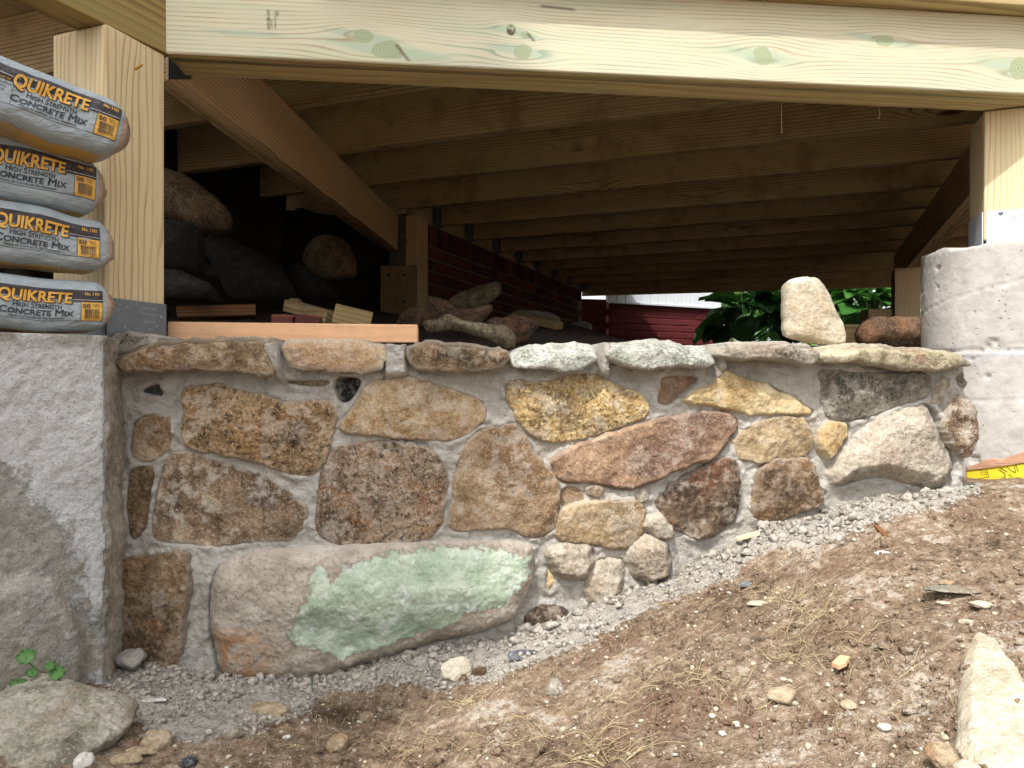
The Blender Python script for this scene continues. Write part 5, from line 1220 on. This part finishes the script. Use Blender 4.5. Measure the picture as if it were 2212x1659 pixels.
for k, (lb, pl, Y, mt, th) in enumerate([
    ('big tan boulder jutting out at the top of the dark heap', [(-60, 60), (60, 90), (180, 130), (330, 200), (470, 310), (600, 420), (660, 500), (655, 580), (600, 660), (450, 690), (330, 650), (200, 580), (60, 540), (-60, 500)], 2.15, 'shaded_tan', .16),
    ('grey boulder below the big tan boulder, next to the post', [(-60, 560), (60, 560), (250, 580), (370, 640), (390, 740), (370, 900), (310, 1020), (230, 1040), (60, 1000), (-60, 980)], 2.02, 'shaded', .15),
    ('large sloping dark slab in the middle of the heap', [(400, 780), (480, 700), (560, 650), (640, 720), (800, 800), (980, 880), (1120, 980), (1140, 1040), (1250, 1200), (1250, 1300), (650, 1300), (560, 1090)], 2.5, 'shaded', .14),
    ('flat dark boulder lowest in the heap beside the post', [(-40, 1010), (200, 1010), (330, 1080), (480, 1140), (520, 1220), (480, 1300), (-40, 1310)], 1.95, 'shaded', .14),
    ('small round stone wedged between two dark boulders', [(320, 1010), (400, 955), (500, 980), (520, 1060), (420, 1110)], 2.1, 'shaded', .09),
    ('pale broken boulder deep in the dark near the brick', [(1300, 900), (1400, 750), (1560, 700), (1700, 760), (1800, 900), (1800, 1080), (1600, 1120), (1400, 1090)], 3.0, 'shaded_tan', .15),
    ('dark stone at the right foot of the heap', [(1140, 1010), (1300, 960), (1480, 1080), (1600, 1180), (1650, 1280), (1250, 1300)], 2.7, 'shaded', .12)]):
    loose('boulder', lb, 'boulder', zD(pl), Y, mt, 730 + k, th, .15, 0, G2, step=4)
# big slab bottom left, big rock bottom right
def tilted(name, label, poly, c, near, far, mat, seed, axis=(1, .02, .03), **kw):
    up = P(*far) - P(*near); fr = Frame(P(*c), axis, up - np.array(axis) * (up @ np.array(axis)) / (np.array(axis) @ np.array(axis)))
    return tag(slab(name, poly, fr, M[mat], None, seed=seed, **kw), label, 'stone')
tilted('flat_stone', 'large flat grey stone in the bottom left corner below the weeds', [(0, 1498), (26, 1488), (60, 1474), (100, 1462), (140, 1474), (200, 1486), (260, 1492), (300, 1508), (294, 1528), (282, 1556), (260, 1578), (220, 1596), (196, 1614), (180, 1636), (172, 1648), (152, 1650), (108, 1658), (60, 1664), (0, 1672), (-80, 1680), (-120, 1560), (-80, 1500)],
       (120, 1570, 1.035), (120, 1655, .935), (120, 1470, 1.15), 'loose_grey', 751, (1, .03, .02), closed=.05, proud=.028, edge_w=.03, jit=3, amp=1.3, roundness=.5)
tilted('large_stone', 'large smooth pale stone in the bottom right corner', [(2091, 1368), (2103, 1366), (2139, 1376), (2171, 1394), (2191, 1415), (2212, 1445), (2260, 1530), (2330, 1600), (2330, 1720), (2150, 1700), (2100, 1670), (2069, 1633), (2062, 1615), (2065, 1553), (2070, 1487), (2077, 1423), (2087, 1377)],
       (2150, 1520, .74), (2150, 1650, .63), (2150, 1370, .86), 'loose_pale', 753, (1, -.05, .12), closed=.09, proud=.012, edge_w=.014, jit=3, amp=.4, roundness=.4)

_ico = {}
def ico(n):
    if n not in _ico:
        bm = bmesh.new(); bmesh.ops.create_icosphere(bm, subdivisions=n, radius=1); bm.verts.ensure_lookup_table()
        _ico[n] = (np.array([tuple(v.co) for v in bm.verts]), np.array([[v.index for v in f.verts] for f in bm.faces])); bm.free()
    return _ico[n]
def rock_verts(dims, seed, n=4, planes=9, sharp=.8):
    v, f = ico(n); rs = np.random.RandomState(seed); pn = rs.normal(size=(planes, 3)); pn /= np.linalg.norm(pn, axis=1)[:, None]; pd = rs.uniform(.55, .9, planes)
    r = np.ones(len(v))
    for nn, dd in zip(pn, pd):
        c = v @ nn; r = np.minimum(r, np.where(c > .05, dd / np.maximum(c, .05), 9) * sharp + (1 - sharp))
    p = v * r[:, None]; p = p * (1 + .10 * fbm(p, 2.2, 3, .5, seed) + .03 * fbm(p, 9, 2, .5, seed + 3))[:, None]
    return p * np.array(dims) / 2, f
def ground_rock(name, label, cat, u, v, w, h, mat, seed, flat=.55, sink=.3, rot=None, group='loose stones on the bare soil', n=4):
    """lies on the soil where the picture shows it; w, h = its size there in picture pixels"""
    x, y = ground_hit(u, v + h * .25); x, y = float(x[0]), float(y[0]); s_ = y / F; W_ = w * s_; H_ = max(h * s_ * 1.0, .006); z = float(ground_z(x, y)[0])
    dz = H_ * flat * 1.2; dy = min(max(H_ * 1.3, .008), W_ * 1.3)
    p, f = rock_verts((W_, dy, dz), seed, n)
    if rot: c, s2 = math.cos(rot), math.sin(rot); p = np.stack([p[:, 0] * c - p[:, 2] * s2, p[:, 1], p[:, 0] * s2 + p[:, 2] * c], 1)
    p = p + np.array([x, y, z + dz * (.5 - sink)])
    return tag(world_obj(name, p, f, M[mat] if isinstance(mat, str) else mat, None, True), label, cat, group)
for k, (u, v, w, h, mt, lb, fl) in enumerate([
    (983, 1445, 78, 62, 'loose_pale', 'round pale stone lying below the green painted stone', .8), (1037, 1446, 32, 26, 'loose_brown', 'small dark brown stone touching the round pale stone', .8),
    (1130, 1402, 84, 44, 'loose_slate', 'grey slate chip below the right end of the green stone', .3), (1198, 1482, 46, 44, 'loose_grey', 'rough grey lump alone on the brown soil', .8),
    (1690, 1492, 60, 42, 'loose_tan', 'faceted tan stone on the soil among the straw', .7), (571, 1525, 104, 50, 'loose_tan', 'flat tan stone half sunk in the mortar crumbs', .4),
    (505, 1587, 52, 32, 'loose_grey', 'small light grey stone right of the flat tan pieces', .6), (732, 1592, 52, 44, 'loose_tan', 'angular stone with a dark underside near the bottom edge', .7),
    (336, 1592, 66, 62, 'loose_tan', 'tan shard with an orange stain standing on edge', .8), (306, 1612, 78, 28, 'loose_tan', 'long tan stone lying behind the bottom left slab', .5),
    (268, 1634, 76, 34, 'loose_tan', 'flat tan stone right beside the bottom left slab', .5), (408, 1637, 36, 34, 'loose_slate', 'small blue grey stone near the bottom edge', .5),
    (330, 1520, 66, 14, 'chalk', 'thin white and black flake touching the flat corner slab', .5), (1907, 1199, 34, 20, 'chalk', 'white chip below the reddish wood splinter', .5),
    (1912, 1543, 32, 20, 'chalk', 'white angular chip left of the bottom right rock', .6), (1830, 1488, 40, 28, 'loose_tan', 'small crumbly brown grey stone right of the faceted tan one', .6),
    (2118, 1306, 54, 26, 'loose_pale', 'pale wedge shaped stone at the right above the large rock', .5), (2084, 1341, 36, 20, 'loose_pale', 'small cream stone just above the large pale rock', .6),
    (2042, 1300, 44, 16, 'loose_pale', 'flat cream stone left of the pale wedge stone', .5), (2068, 1274, 160, 46, 'loose_grey', 'broad flat grey slab sunk in the soil at the right', .14),
    (2034, 1628, 70, 60, 'loose_tan', 'grey tan stone against the large bottom right rock', .8), (2086, 1655, 70, 40, 'loose_pale', 'smooth cream stone at the bottom edge by the large rock', .8),
    (1960, 1672, 160, 30, 'chalk', 'white stone cut off by the bottom edge at the right', .8), (182, 1655, 42, 36, 'chalk', 'small white stone at the bottom edge beside the slab', .8),
    (92, 1672, 110, 26, 'chalk', 'white stone cut off by the bottom left edge', .7), (1612, 1254, 36, 22, 'loose_slate', 'small slate grey stone below the dark brown wall stone', .5),
    (1640, 1302, 60, 24, 'loose_pale', 'flat pale pinkish stone in the soil below the wall', .3), (1860, 1300, 66, 16, 'loose_grey', 'thin grey stone lying in the soil right of the straw', .3),
    (1905, 1385, 48, 26, 'loose_grey', 'broken grey stone left of the large rock', .5), (2045, 1270, 34, 22, 'loose_tan', 'brown stone on the broad flat slab', .5),
    (1560, 1580, 22, 14, 'chalk', 'tiny white pebble low in the middle of the soil', .7), (620, 1590, 18, 12, 'chalk', 'tiny white pebble near the left bottom edge', .7)]):
    ground_rock('loose_stone', lb, 'stone', u, v, w, h, mt, 800 + k, fl, rot=None if k != 8 else -.5)
ground_rock('mortar_lump', 'grey lump of dried mortar against the lower left wall stone', 'lump', 281, 1436, 62, 52, 'mortar', 871, .9, .15, group=None)

# ------------------------------------------------------------------ timber lying about
board('scrap_board', P(362, 735, 1.52), P(902, 740, 1.575), .089, .040, M['fresh'], None, .0025, side=.045); tag(bpy.data.objects['scrap_board'], 'clean orange pine board lying on top of the capstones', 'board')
def scrap(name, label, p0, p1, w, h, mat, roll=0.0):
    o = board(name, p0, p1, w, h, mat, None, .002, side=w / 2); o.matrix_basis = o.matrix_basis @ Matrix.Rotation(roll, 4, 'X'); return tag(o, label, name.split('_')[-1])
scrap('wood_plank', 'reddish weathered plank on the soil behind the board', P(382, 685, 1.98), P(553, 681, 2.05), .14, .032, M['old'])
scrap('wood_block', 'short pine block standing tilted behind the board', P(716, 697, 1.86), P(797, 716, 1.88), .10, .052, M['block'])
scrap('wood_offcut', 'greenish offcut lying near the pine block in the dark', P(610, 672, 2.08), P(702, 698, 2.0), .05, .035, M['block'])
scrap('wood_offcut', 'small square offcut behind the greenish one', P(624, 664, 2.3), P(644, 665, 2.3), .04, .03, M['block'])
scrap('wood_strip', 'green treated strip lying behind the rock pile', P(1110, 690, 3.2), P(1196, 712, 3.05), .06, .035, M['block'])
scrap('wood_block', 'small wood block beside the far post', P(1876, 690, 3.3), P(1926, 691, 3.3), .08, .05, M['block'])
scrap('wood_offcut', 'yellowish offcut between the standing stone and the boulder', P(1826, 741, 2.1), P(1858, 741, 2.1), .05, .055, M['block'])
for k, (u, w, lb) in enumerate([(620, 46, 'left dark red brick half buried behind the board'), (668, 50, 'right dark red brick half buried behind the board')]):
    o = put('loose_brick', brick_mesh('loose_brick', w / F * 1.75, .03, .08, 40 + k), M['brick'], None, tuple(P(u, 690, 1.75) - np.array([0, 0, .004])), (.1, .1, .2 * k)); tag(o, lb, 'brick', 'bricks half buried behind the board')
def chip(name, label, cat, poly, mat, th=.003, lift=.004):
    pl = np.array(poly, float); x, y = ground_hit(pl[:, 0], pl[:, 1]); z = ground_z(x, y).max() * .0 + g_front(x, y) + lift; n_ = len(pl)
    V = np.vstack([np.c_[x, y, z + th], np.c_[x, y, z - .002]]); f = [tuple(range(n_)), tuple(reversed(range(n_, 2 * n_)))] + [(k, n_ + k, n_ + (k + 1) % n_, (k + 1) % n_) for k in range(n_)]
    o = world_obj(name, V, f, mat, None, False); recalc(o.data); return tag(o, label, cat)
chip('wood_chip', 'orange tan wood chip lying on the soil', 'wood chip', [(1797, 1442), (1815, 1426), (1836, 1430), (1828, 1443), (1812, 1450)], M['fresh'])
chip('wood_splinter', 'pale wood splinter at the foot of the wall', 'splinter', [(1590, 1167), (1640, 1153), (1642, 1158), (1592, 1171)], M['post_pale'])
chip('wood_splinter', 'reddish brown wood splinter on the upper right soil', 'splinter', [(1888, 1142), (1900, 1144), (1938, 1186), (1930, 1188)], M['old'])
chip('metal_scrap', 'flat galvanised nail plate scrap near the slate chip', 'scrap', [(1095, 1420), (1150, 1398), (1152, 1402), (1098, 1425)], M['galv_dark']) if False else None

# ------------------------------------------------------------------ crumbs, clods, gravel, straw
def crumb_mat():
    b = NB('mortar_crumb'); n_ = b.noise(70, 2, .6); c = b.ramp(n_, [(.36, '#746d62'), (.48, '#968f85'), (.6, '#b0aaa0'), (.7, '#8f7f6b')])
    return b.done(c, b.bump(b.noise(240, 3, .7), .5, .003), .97)
M['crumb'] = crumb_mat()
def lumps(name, label, cat, px, size, mat, seed, n=1, sink=.35):
    v, f = ico(n); rs = np.random.RandomState(seed); u, w = px; x, y = ground_hit(u, w); ok = (y < WA + WB * x - .004) & (y > .4); x, y, size = x[ok], y[ok], size[ok]; N = len(x)
    z = ground_z(x, y); sc = size[:, None] * rs.uniform(.6, 1.25, (N, 3)); sc[:, 2] *= .8; jit = 1 + rs.uniform(-.42, .38, (N, len(v)))
    ang = rs.uniform(0, 6.28, N); p = v[None] * jit[..., None] * sc[:, None, :]; c, s_ = np.cos(ang)[:, None], np.sin(ang)[:, None]
    p = np.stack([p[..., 0] * c - p[..., 1] * s_, p[..., 0] * s_ + p[..., 1] * c, p[..., 2]], -1); p += np.stack([x, y, z + size * (.8 - sink) * .6], 1)[:, None, :]
    fc = (f[None] + (np.arange(N) * len(v))[:, None, None]).reshape(-1, 3)
    me = mesh_from(name, p.reshape(-1, 3), fc, n > 1); return tag(put(name, me, mat), label, cat, kind='stuff')
rs = np.random.RandomState(77)
def sample_poly(poly, n):
    lo, hi = poly.min(0), poly.max(0); q = rs.uniform(lo, hi, (n * 6, 2)); q = q[inside(q, poly)][:n]; return q[:, 0], q[:, 1]
qu, qv = sample_poly(GREY, 9000); qu = qu + rs.normal(0, 14, len(qu)); qv = qv + np.abs(rs.normal(0, 10, len(qv))); m = n2(qu / 100, qv / 100, 1.6, 3, 5) > rs.uniform(-.9, .5, len(qu)); qu, qv = qu[m], qv[m]
lumps('mortar_crumbs', 'grey mortar crumbs strewn along the foot of the wall', 'crumbs', (qu, qv), .0012 + .0062 * rs.rand(len(qu)) ** 4, M['crumb'], 5, 1)
bu = np.r_[rs.uniform(300, 2100, 420)]; edge_v = np.interp(bu, [300, 650, 900, 1100, 1240, 1430, 1520, 1620, 1780, 1950, 2100], [1440, 1450, 1405, 1360, 1325, 1252, 1208, 1150, 1100, 1068, 1042]); bv = edge_v + np.abs(rs.normal(8, 16, len(bu)))
lumps('mortar_crumbs', 'larger grey mortar clods right against the wall foot', 'crumbs', (bu, bv), .004 + .009 * rs.rand(len(bu)) ** 2, M['crumb'], 6, 2)
SOIL = np.array([(560, 1659), (760, 1520), (1100, 1450), (1300, 1370), (1560, 1240), (1900, 1120), (2212, 1050), (2212, 1659)], float)
qu, qv = sample_poly(SOIL, 5200); m = n2(qu / 100, qv / 100, 1.1, 3, 9) > -.25; qu, qv = qu[m], qv[m]
lumps('soil_clods', 'brown clods of dry soil', 'clods', (qu, qv), .0010 + .0040 * rs.rand(len(qu)) ** 4, M['soil'], 8, 1)
qu, qv = sample_poly(SOIL, 110)
lumps('soil_clods', 'larger brown clods half sunk in the soil', 'clods', (qu, qv), .003 + .008 * rs.rand(len(qu)) ** 3, M['soil'], 12, 2, .6)
qu, qv = sample_poly(np.array([(300, 1659), (400, 1600), (700, 1480), (1100, 1440), (1500, 1250), (2000, 1090), (2212, 1050), (2212, 1659)], float), 420)
lumps('gravel', 'tiny pale pebbles scattered over the soil', 'gravel', (qu, qv), .0012 + .0034 * rs.rand(len(qu)) ** 2, M['loose_pale'], 9, 1)
qu, qv = sample_poly(np.array([(300, 1659), (400, 1600), (700, 1480), (1100, 1440), (1500, 1250), (2000, 1090), (2212, 1050), (2212, 1659)], float), 110)
lumps('gravel', 'tiny white stone chips scattered over the soil', 'gravel', (qu, qv), .001 + .0022 * rs.rand(len(qu)) ** 2, M['chalk'], 10, 1)
def straw():
    rs = np.random.RandomState(3); V = []; Fc = []; n0 = 0; blades = []
    for (u, v, su, sv, n, l0, l1) in [(1010, 1530, 45, 14, 46, .02, .06), (1290, 1655, 60, 20, 14, .03, .07), (1400, 1480, 70, 40, 40, .02, .07), (1570, 1500, 80, 30, 55, .02, .06), (1700, 1300, 22, 16, 38, .02, .05), (1760, 1340, 50, 20, 50, .02, .055),
                                      (1740, 1400, 90, 40, 60, .015, .05), (1330, 1590, 90, 40, 26, .03, .09), (900, 1600, 60, 30, 26, .02, .06), (1560, 1300, 300, 160, 90, .015, .06), (1900, 1480, 160, 90, 40, .015, .05), (650, 1590, 160, 40, 40, .01, .04), (1100, 1600, 200, 50, 50, .015, .06)]:
        for _ in range(int(n * .75)): blades.append((rs.normal(u, su * .6), rs.normal(v, sv * .6), rs.uniform(l0, l1), rs.uniform(0, 6.28)))
    for k in range(14):                                        # a tuft with long blades
        a = rs.uniform(-.2, 3.3); blades.append((1325 + 6 * math.cos(a), 1668 + 3 * rs.rand(), rs.uniform(.05, .10), a))
    b = np.array(blades); x, y = ground_hit(b[:, 0], np.clip(b[:, 1], 1120, 1700)); ok = y > .45
    for (x0, y0, L, a) in zip(x[ok], y[ok], b[ok, 2], b[ok, 3]):
        m = 6; t = np.linspace(0, 1, m); bend = rs.uniform(-1.2, 1.2); aa = a + bend * (t - .3); xs = x0 + np.cumsum(np.cos(aa)) * L / m; ys = y0 + np.cumsum(np.sin(aa)) * L / m
        ys = np.minimum(ys, WA + WB * xs - .01)
        zs = ground_z(xs, ys) + .0015 + .010 * rs.rand() * np.sin(t * math.pi) + (t * .012 * rs.rand()); r = .00045 * rs.uniform(.6, 1.3) * (1 - .5 * t)
        dx, dy = np.gradient(xs), np.gradient(ys); nn = np.stack([-dy, dx], 1) / (np.hypot(dx, dy)[:, None] + 1e-9)
        ring = [np.c_[xs + nn[:, 0] * r, ys + nn[:, 1] * r, zs], np.c_[xs - nn[:, 0] * r, ys - nn[:, 1] * r, zs], np.c_[xs, ys, zs + r * 1.4]]
        V.append(np.stack(ring, 1).reshape(-1, 3))
        for i in range(m - 1):
            for j in range(3): j2 = (j + 1) % 3; Fc.append((n0 + i * 3 + j, n0 + i * 3 + j2, n0 + (i + 1) * 3 + j2, n0 + (i + 1) * 3 + j))
        n0 += m * 3
    bs = NB('straw'); mt = bs.done(bs.mix(bs.noise(9, 2, .5), '#9c8f68', '#c4b790'), rough=.7)
    tag(put('straw', mesh_from('straw', np.vstack(V), np.array(Fc), False), mt), 'dry straw and cut grass strewn over the soil', 'straw', kind='stuff')
straw()

# ------------------------------------------------------------------ plants
def leaf_mat(name, a, b_, dark, trans=.25):
    b = NB(name); col = b.mix(b.noise(12, 3, .6, b.offs()), a, b_); x, y, z = b.sep()
    vein = b.math('MULTIPLY', b.step(b.math('SINE', b.math('MULTIPLY', b.math('ADD', b.math('ABSOLUTE', y), b.math('MULTIPLY', x, -.55)), 260.0)), .3, .95), .35)
    col = b.mix(vein, col, dark); m = b.done(col, b.bump(vein, -.3, .004), .45, spec=.4)
    t = b.t; tr = t.nodes.new('ShaderNodeBsdfTranslucent'); mx = t.nodes.new('ShaderNodeMixShader'); mx.inputs[0].default_value = trans
    t.links.new(col, tr.inputs['Color']); out = t.nodes['Material Output']; t.links.new(b.b.outputs[0], mx.inputs[1]); t.links.new(tr.outputs[0], mx.inputs[2]); t.links.new(mx.outputs[0], out.inputs['Surface']); return m
M['hosta'] = leaf_mat('hosta_leaf', '#2f5a24', '#457a2c', '#1f3f1a'); M['weed'] = leaf_mat('weed_leaf', '#4f7f3c', '#628f4a', '#3f6b30')
def leaf_mesh(name, L, Wd, cup=.15, droop=.35, round_=False, nx=16, ny=9):
    V = []; f = []
    for i in range(nx + 1):
        t = i / nx; wdt = Wd / 2 * ((math.sin(math.pi * min(1, t * 1.02)) ** .55) * (1 - .45 * t) * 1.25 if not round_ else math.sqrt(max(0, 1 - (2 * t - 1) ** 2)))
        for j in range(ny):
            s = (j / (ny - 1)) * 2 - 1; x = t * L; 
            if t < .12: x -= abs(s) * L * .08
            yy = s * wdt; zz = cup * Wd * s * s - droop * L * t * t + .004 * math.sin(t * 22 + abs(s) * 9) * abs(s); V.append((x, yy, zz))
    for i in range(nx):
        for j in range(ny - 1): a = i * ny + j; f.append((a, a + 1, a + ny + 1, a + ny))
    return mesh_from(name, np.array(V), f, True)
def hosta(label, x, y, z, n, seed, rad=.42, hgt=.40, L=.24):
    r = random.Random(seed); o = thing('hosta_plant', label, 'plant', (x, y, z), 'hosta plants beyond the deck')
    ms = [leaf_mesh('leaf', L * s, L * 1.0 * s, .14, d) for s, d in ((1, .45), (.85, .6), (1.1, .3))]
    for m_ in ms: m_.materials.append(M['hosta'])
    for k in range(n):
        a = r.uniform(0, 2 * math.pi); e = r.random(); rr = rad * (.15 + .6 * e); zz = hgt * (1 - .75 * e * e) * r.uniform(.7, 1.1)
        put('leaf', ms[k % 3], None, o, (rr * math.cos(a), rr * math.sin(a), max(zz, .05)), (r.uniform(-.4, .4), -.55 + 1.0 * e + r.uniform(-.3, .3), a))
        p0 = Vector((0, 0, 0)); p1 = Vector((rr * math.cos(a), rr * math.sin(a), max(zz, .05))); d = p1 - p0; bm = bmesh.new(); bmesh.ops.create_cone(bm, segments=5, radius1=.006, radius2=.004, depth=d.length)
        me = bpy.data.meshes.new('stalk'); bm.to_mesh(me); bm.free(); s = put('stalk', me, M['hosta'], o, tuple((p0 + p1) / 2)); s.rotation_euler = d.to_track_quat('Z', 'Y').to_euler()
    return o
hosta('leafy green hosta left of the upright stone', 2.36, 7.15, ZC + .33, 46, 4, .46, .52, .27)
hosta('leafy green hosta right of the upright stone', 3.62, 7.2, ZC + .36, 40, 9, .46, .56, .27)
hosta('leafy green hosta right behind the upright stone', 3.0, 7.5, ZC + .36, 30, 15, .4, .5, .27)
hosta('paler hosta farthest back near the white siding', 3.1, 8.8, ZC + .40, 36, 21, .5, .75, .27)
def weed():
    r = random.Random(2); x, y = ground_hit(90, 1478); o = thing('weed', 'small round leaved weed growing at the foot of the left pier', 'plant', (float(x[0]), float(y[0]), float(ground_z(x, y)[0])))
    base = Vector(o.location)
    for (u, v, w) in [(55, 1420, 34), (69, 1454, 22), (112, 1437, 22), (127, 1452, 32), (33, 1478, 22), (48, 1474, 16)]:
        Y = float(y[0]) - .06; p = Vector(P(u, v, Y)) - base; s = w / F * Y
        o2 = put('leaf', leaf_mesh('leaf', s, s * .95, .12, .1, True, 12, 9), M['weed'], o, tuple(p + Vector((-s / 2, 0, 0))), (math.radians(62), 0, r.uniform(-.3, .3)))
        a = Vector((p.x * .4, .01, -.01)); d = p - a; bm = bmesh.new(); bmesh.ops.create_cone(bm, segments=5, radius1=.0012, radius2=.0009, depth=d.length); me = bpy.data.meshes.new('stem'); bm.to_mesh(me); bm.free()
        st_ = put('stem', me, M['weed'], o, tuple((a + p) / 2)); st_.rotation_euler = d.to_track_quat('Z', 'Y').to_euler()
weed()
def bush(label, x, y, z, w, h, seed, n=1500):
    r = np.random.RandomState(seed); o = thing('bush', label, 'bush', (x, y, z), 'bushes beyond the deck')
    d = r.normal(size=(n, 3)); d /= np.linalg.norm(d, axis=1)[:, None]; c = d * (r.uniform(.55, 1.0, n) ** .6)[:, None] * np.array([w / 2, w / 2, h / 2]) * (1 + .25 * fbm(d, 2.2, 2, .5, seed))[:, None] + np.array([0, 0, h * .55])
    s = r.uniform(.04, .085, n); t = r.normal(size=(n, 3)); t /= np.linalg.norm(t, axis=1)[:, None]; b2 = np.cross(t, d); b2 /= np.linalg.norm(b2, axis=1)[:, None] + 1e-9
    V = np.stack([c - t * s[:, None], c + b2 * s[:, None] * .5, c + t * s[:, None], c - b2 * s[:, None] * .5], 1).reshape(-1, 3); Fc = np.arange(n * 4).reshape(-1, 4)
    put('crown', mesh_from('crown', V, Fc, False), M['bush'], o)
    bm = bmesh.new(); bmesh.ops.create_cone(bm, segments=7, radius1=.05, radius2=.02, depth=h * .6, cap_ends=True); me = bpy.data.meshes.new('stem'); bm.to_mesh(me); bm.free(); put('stem', me, M['block'], o, (0, 0, h * .3))
M['bush'] = leaf_mat('bush_leaf', '#5d8a3a', '#7fa84e', '#466b2c', .35)
for k, (bx, by, bwid, bh, lb) in enumerate([(2.9, 10.2, 2.0, 1.9, 'bright green bush just right of the white siding'), (4.4, 10.6, 2.2, 2.1, 'bright green bush behind the right hosta'), (6.0, 10.0, 2.4, 2.2, 'bright green bush seen past the far post'), (3.7, 12.0, 2.6, 2.6, 'tallest green bush at the very back')]):
    bush(lb, bx, by, ZC + .38, bwid, bh, 60 + k)
# straws that hang from the front beam
def hang(label, pts, Y):
    cu = [Vector(P(u, v, Y)) for u, v in pts]; V = []; f = []
    for i, p in enumerate(cu):
        for a in range(4): V.append(tuple(p + Vector((math.cos(a * 1.57), math.sin(a * 1.57), 0)) * .0009))
    for i in range(len(cu) - 1):
        for a in range(4): b_ = (a + 1) % 4; f.append((i * 4 + a, i * 4 + b_, i * 4 + 4 + b_, i * 4 + 4 + a))
    tag(world_obj('hanging_straw', np.array(V), f, bpy.data.materials['straw'], None, False), label, 'straw', 'straws hanging from the front beam')
hang('long straight straw hanging from the front beam', [(1688, 214), (1688, 250), (1689, 288)], 1.74)
hang('short kinked straw hanging from the front beam at the right', [(1890, 228), (1899, 231), (1901, 250), (1897, 258)], 1.745)
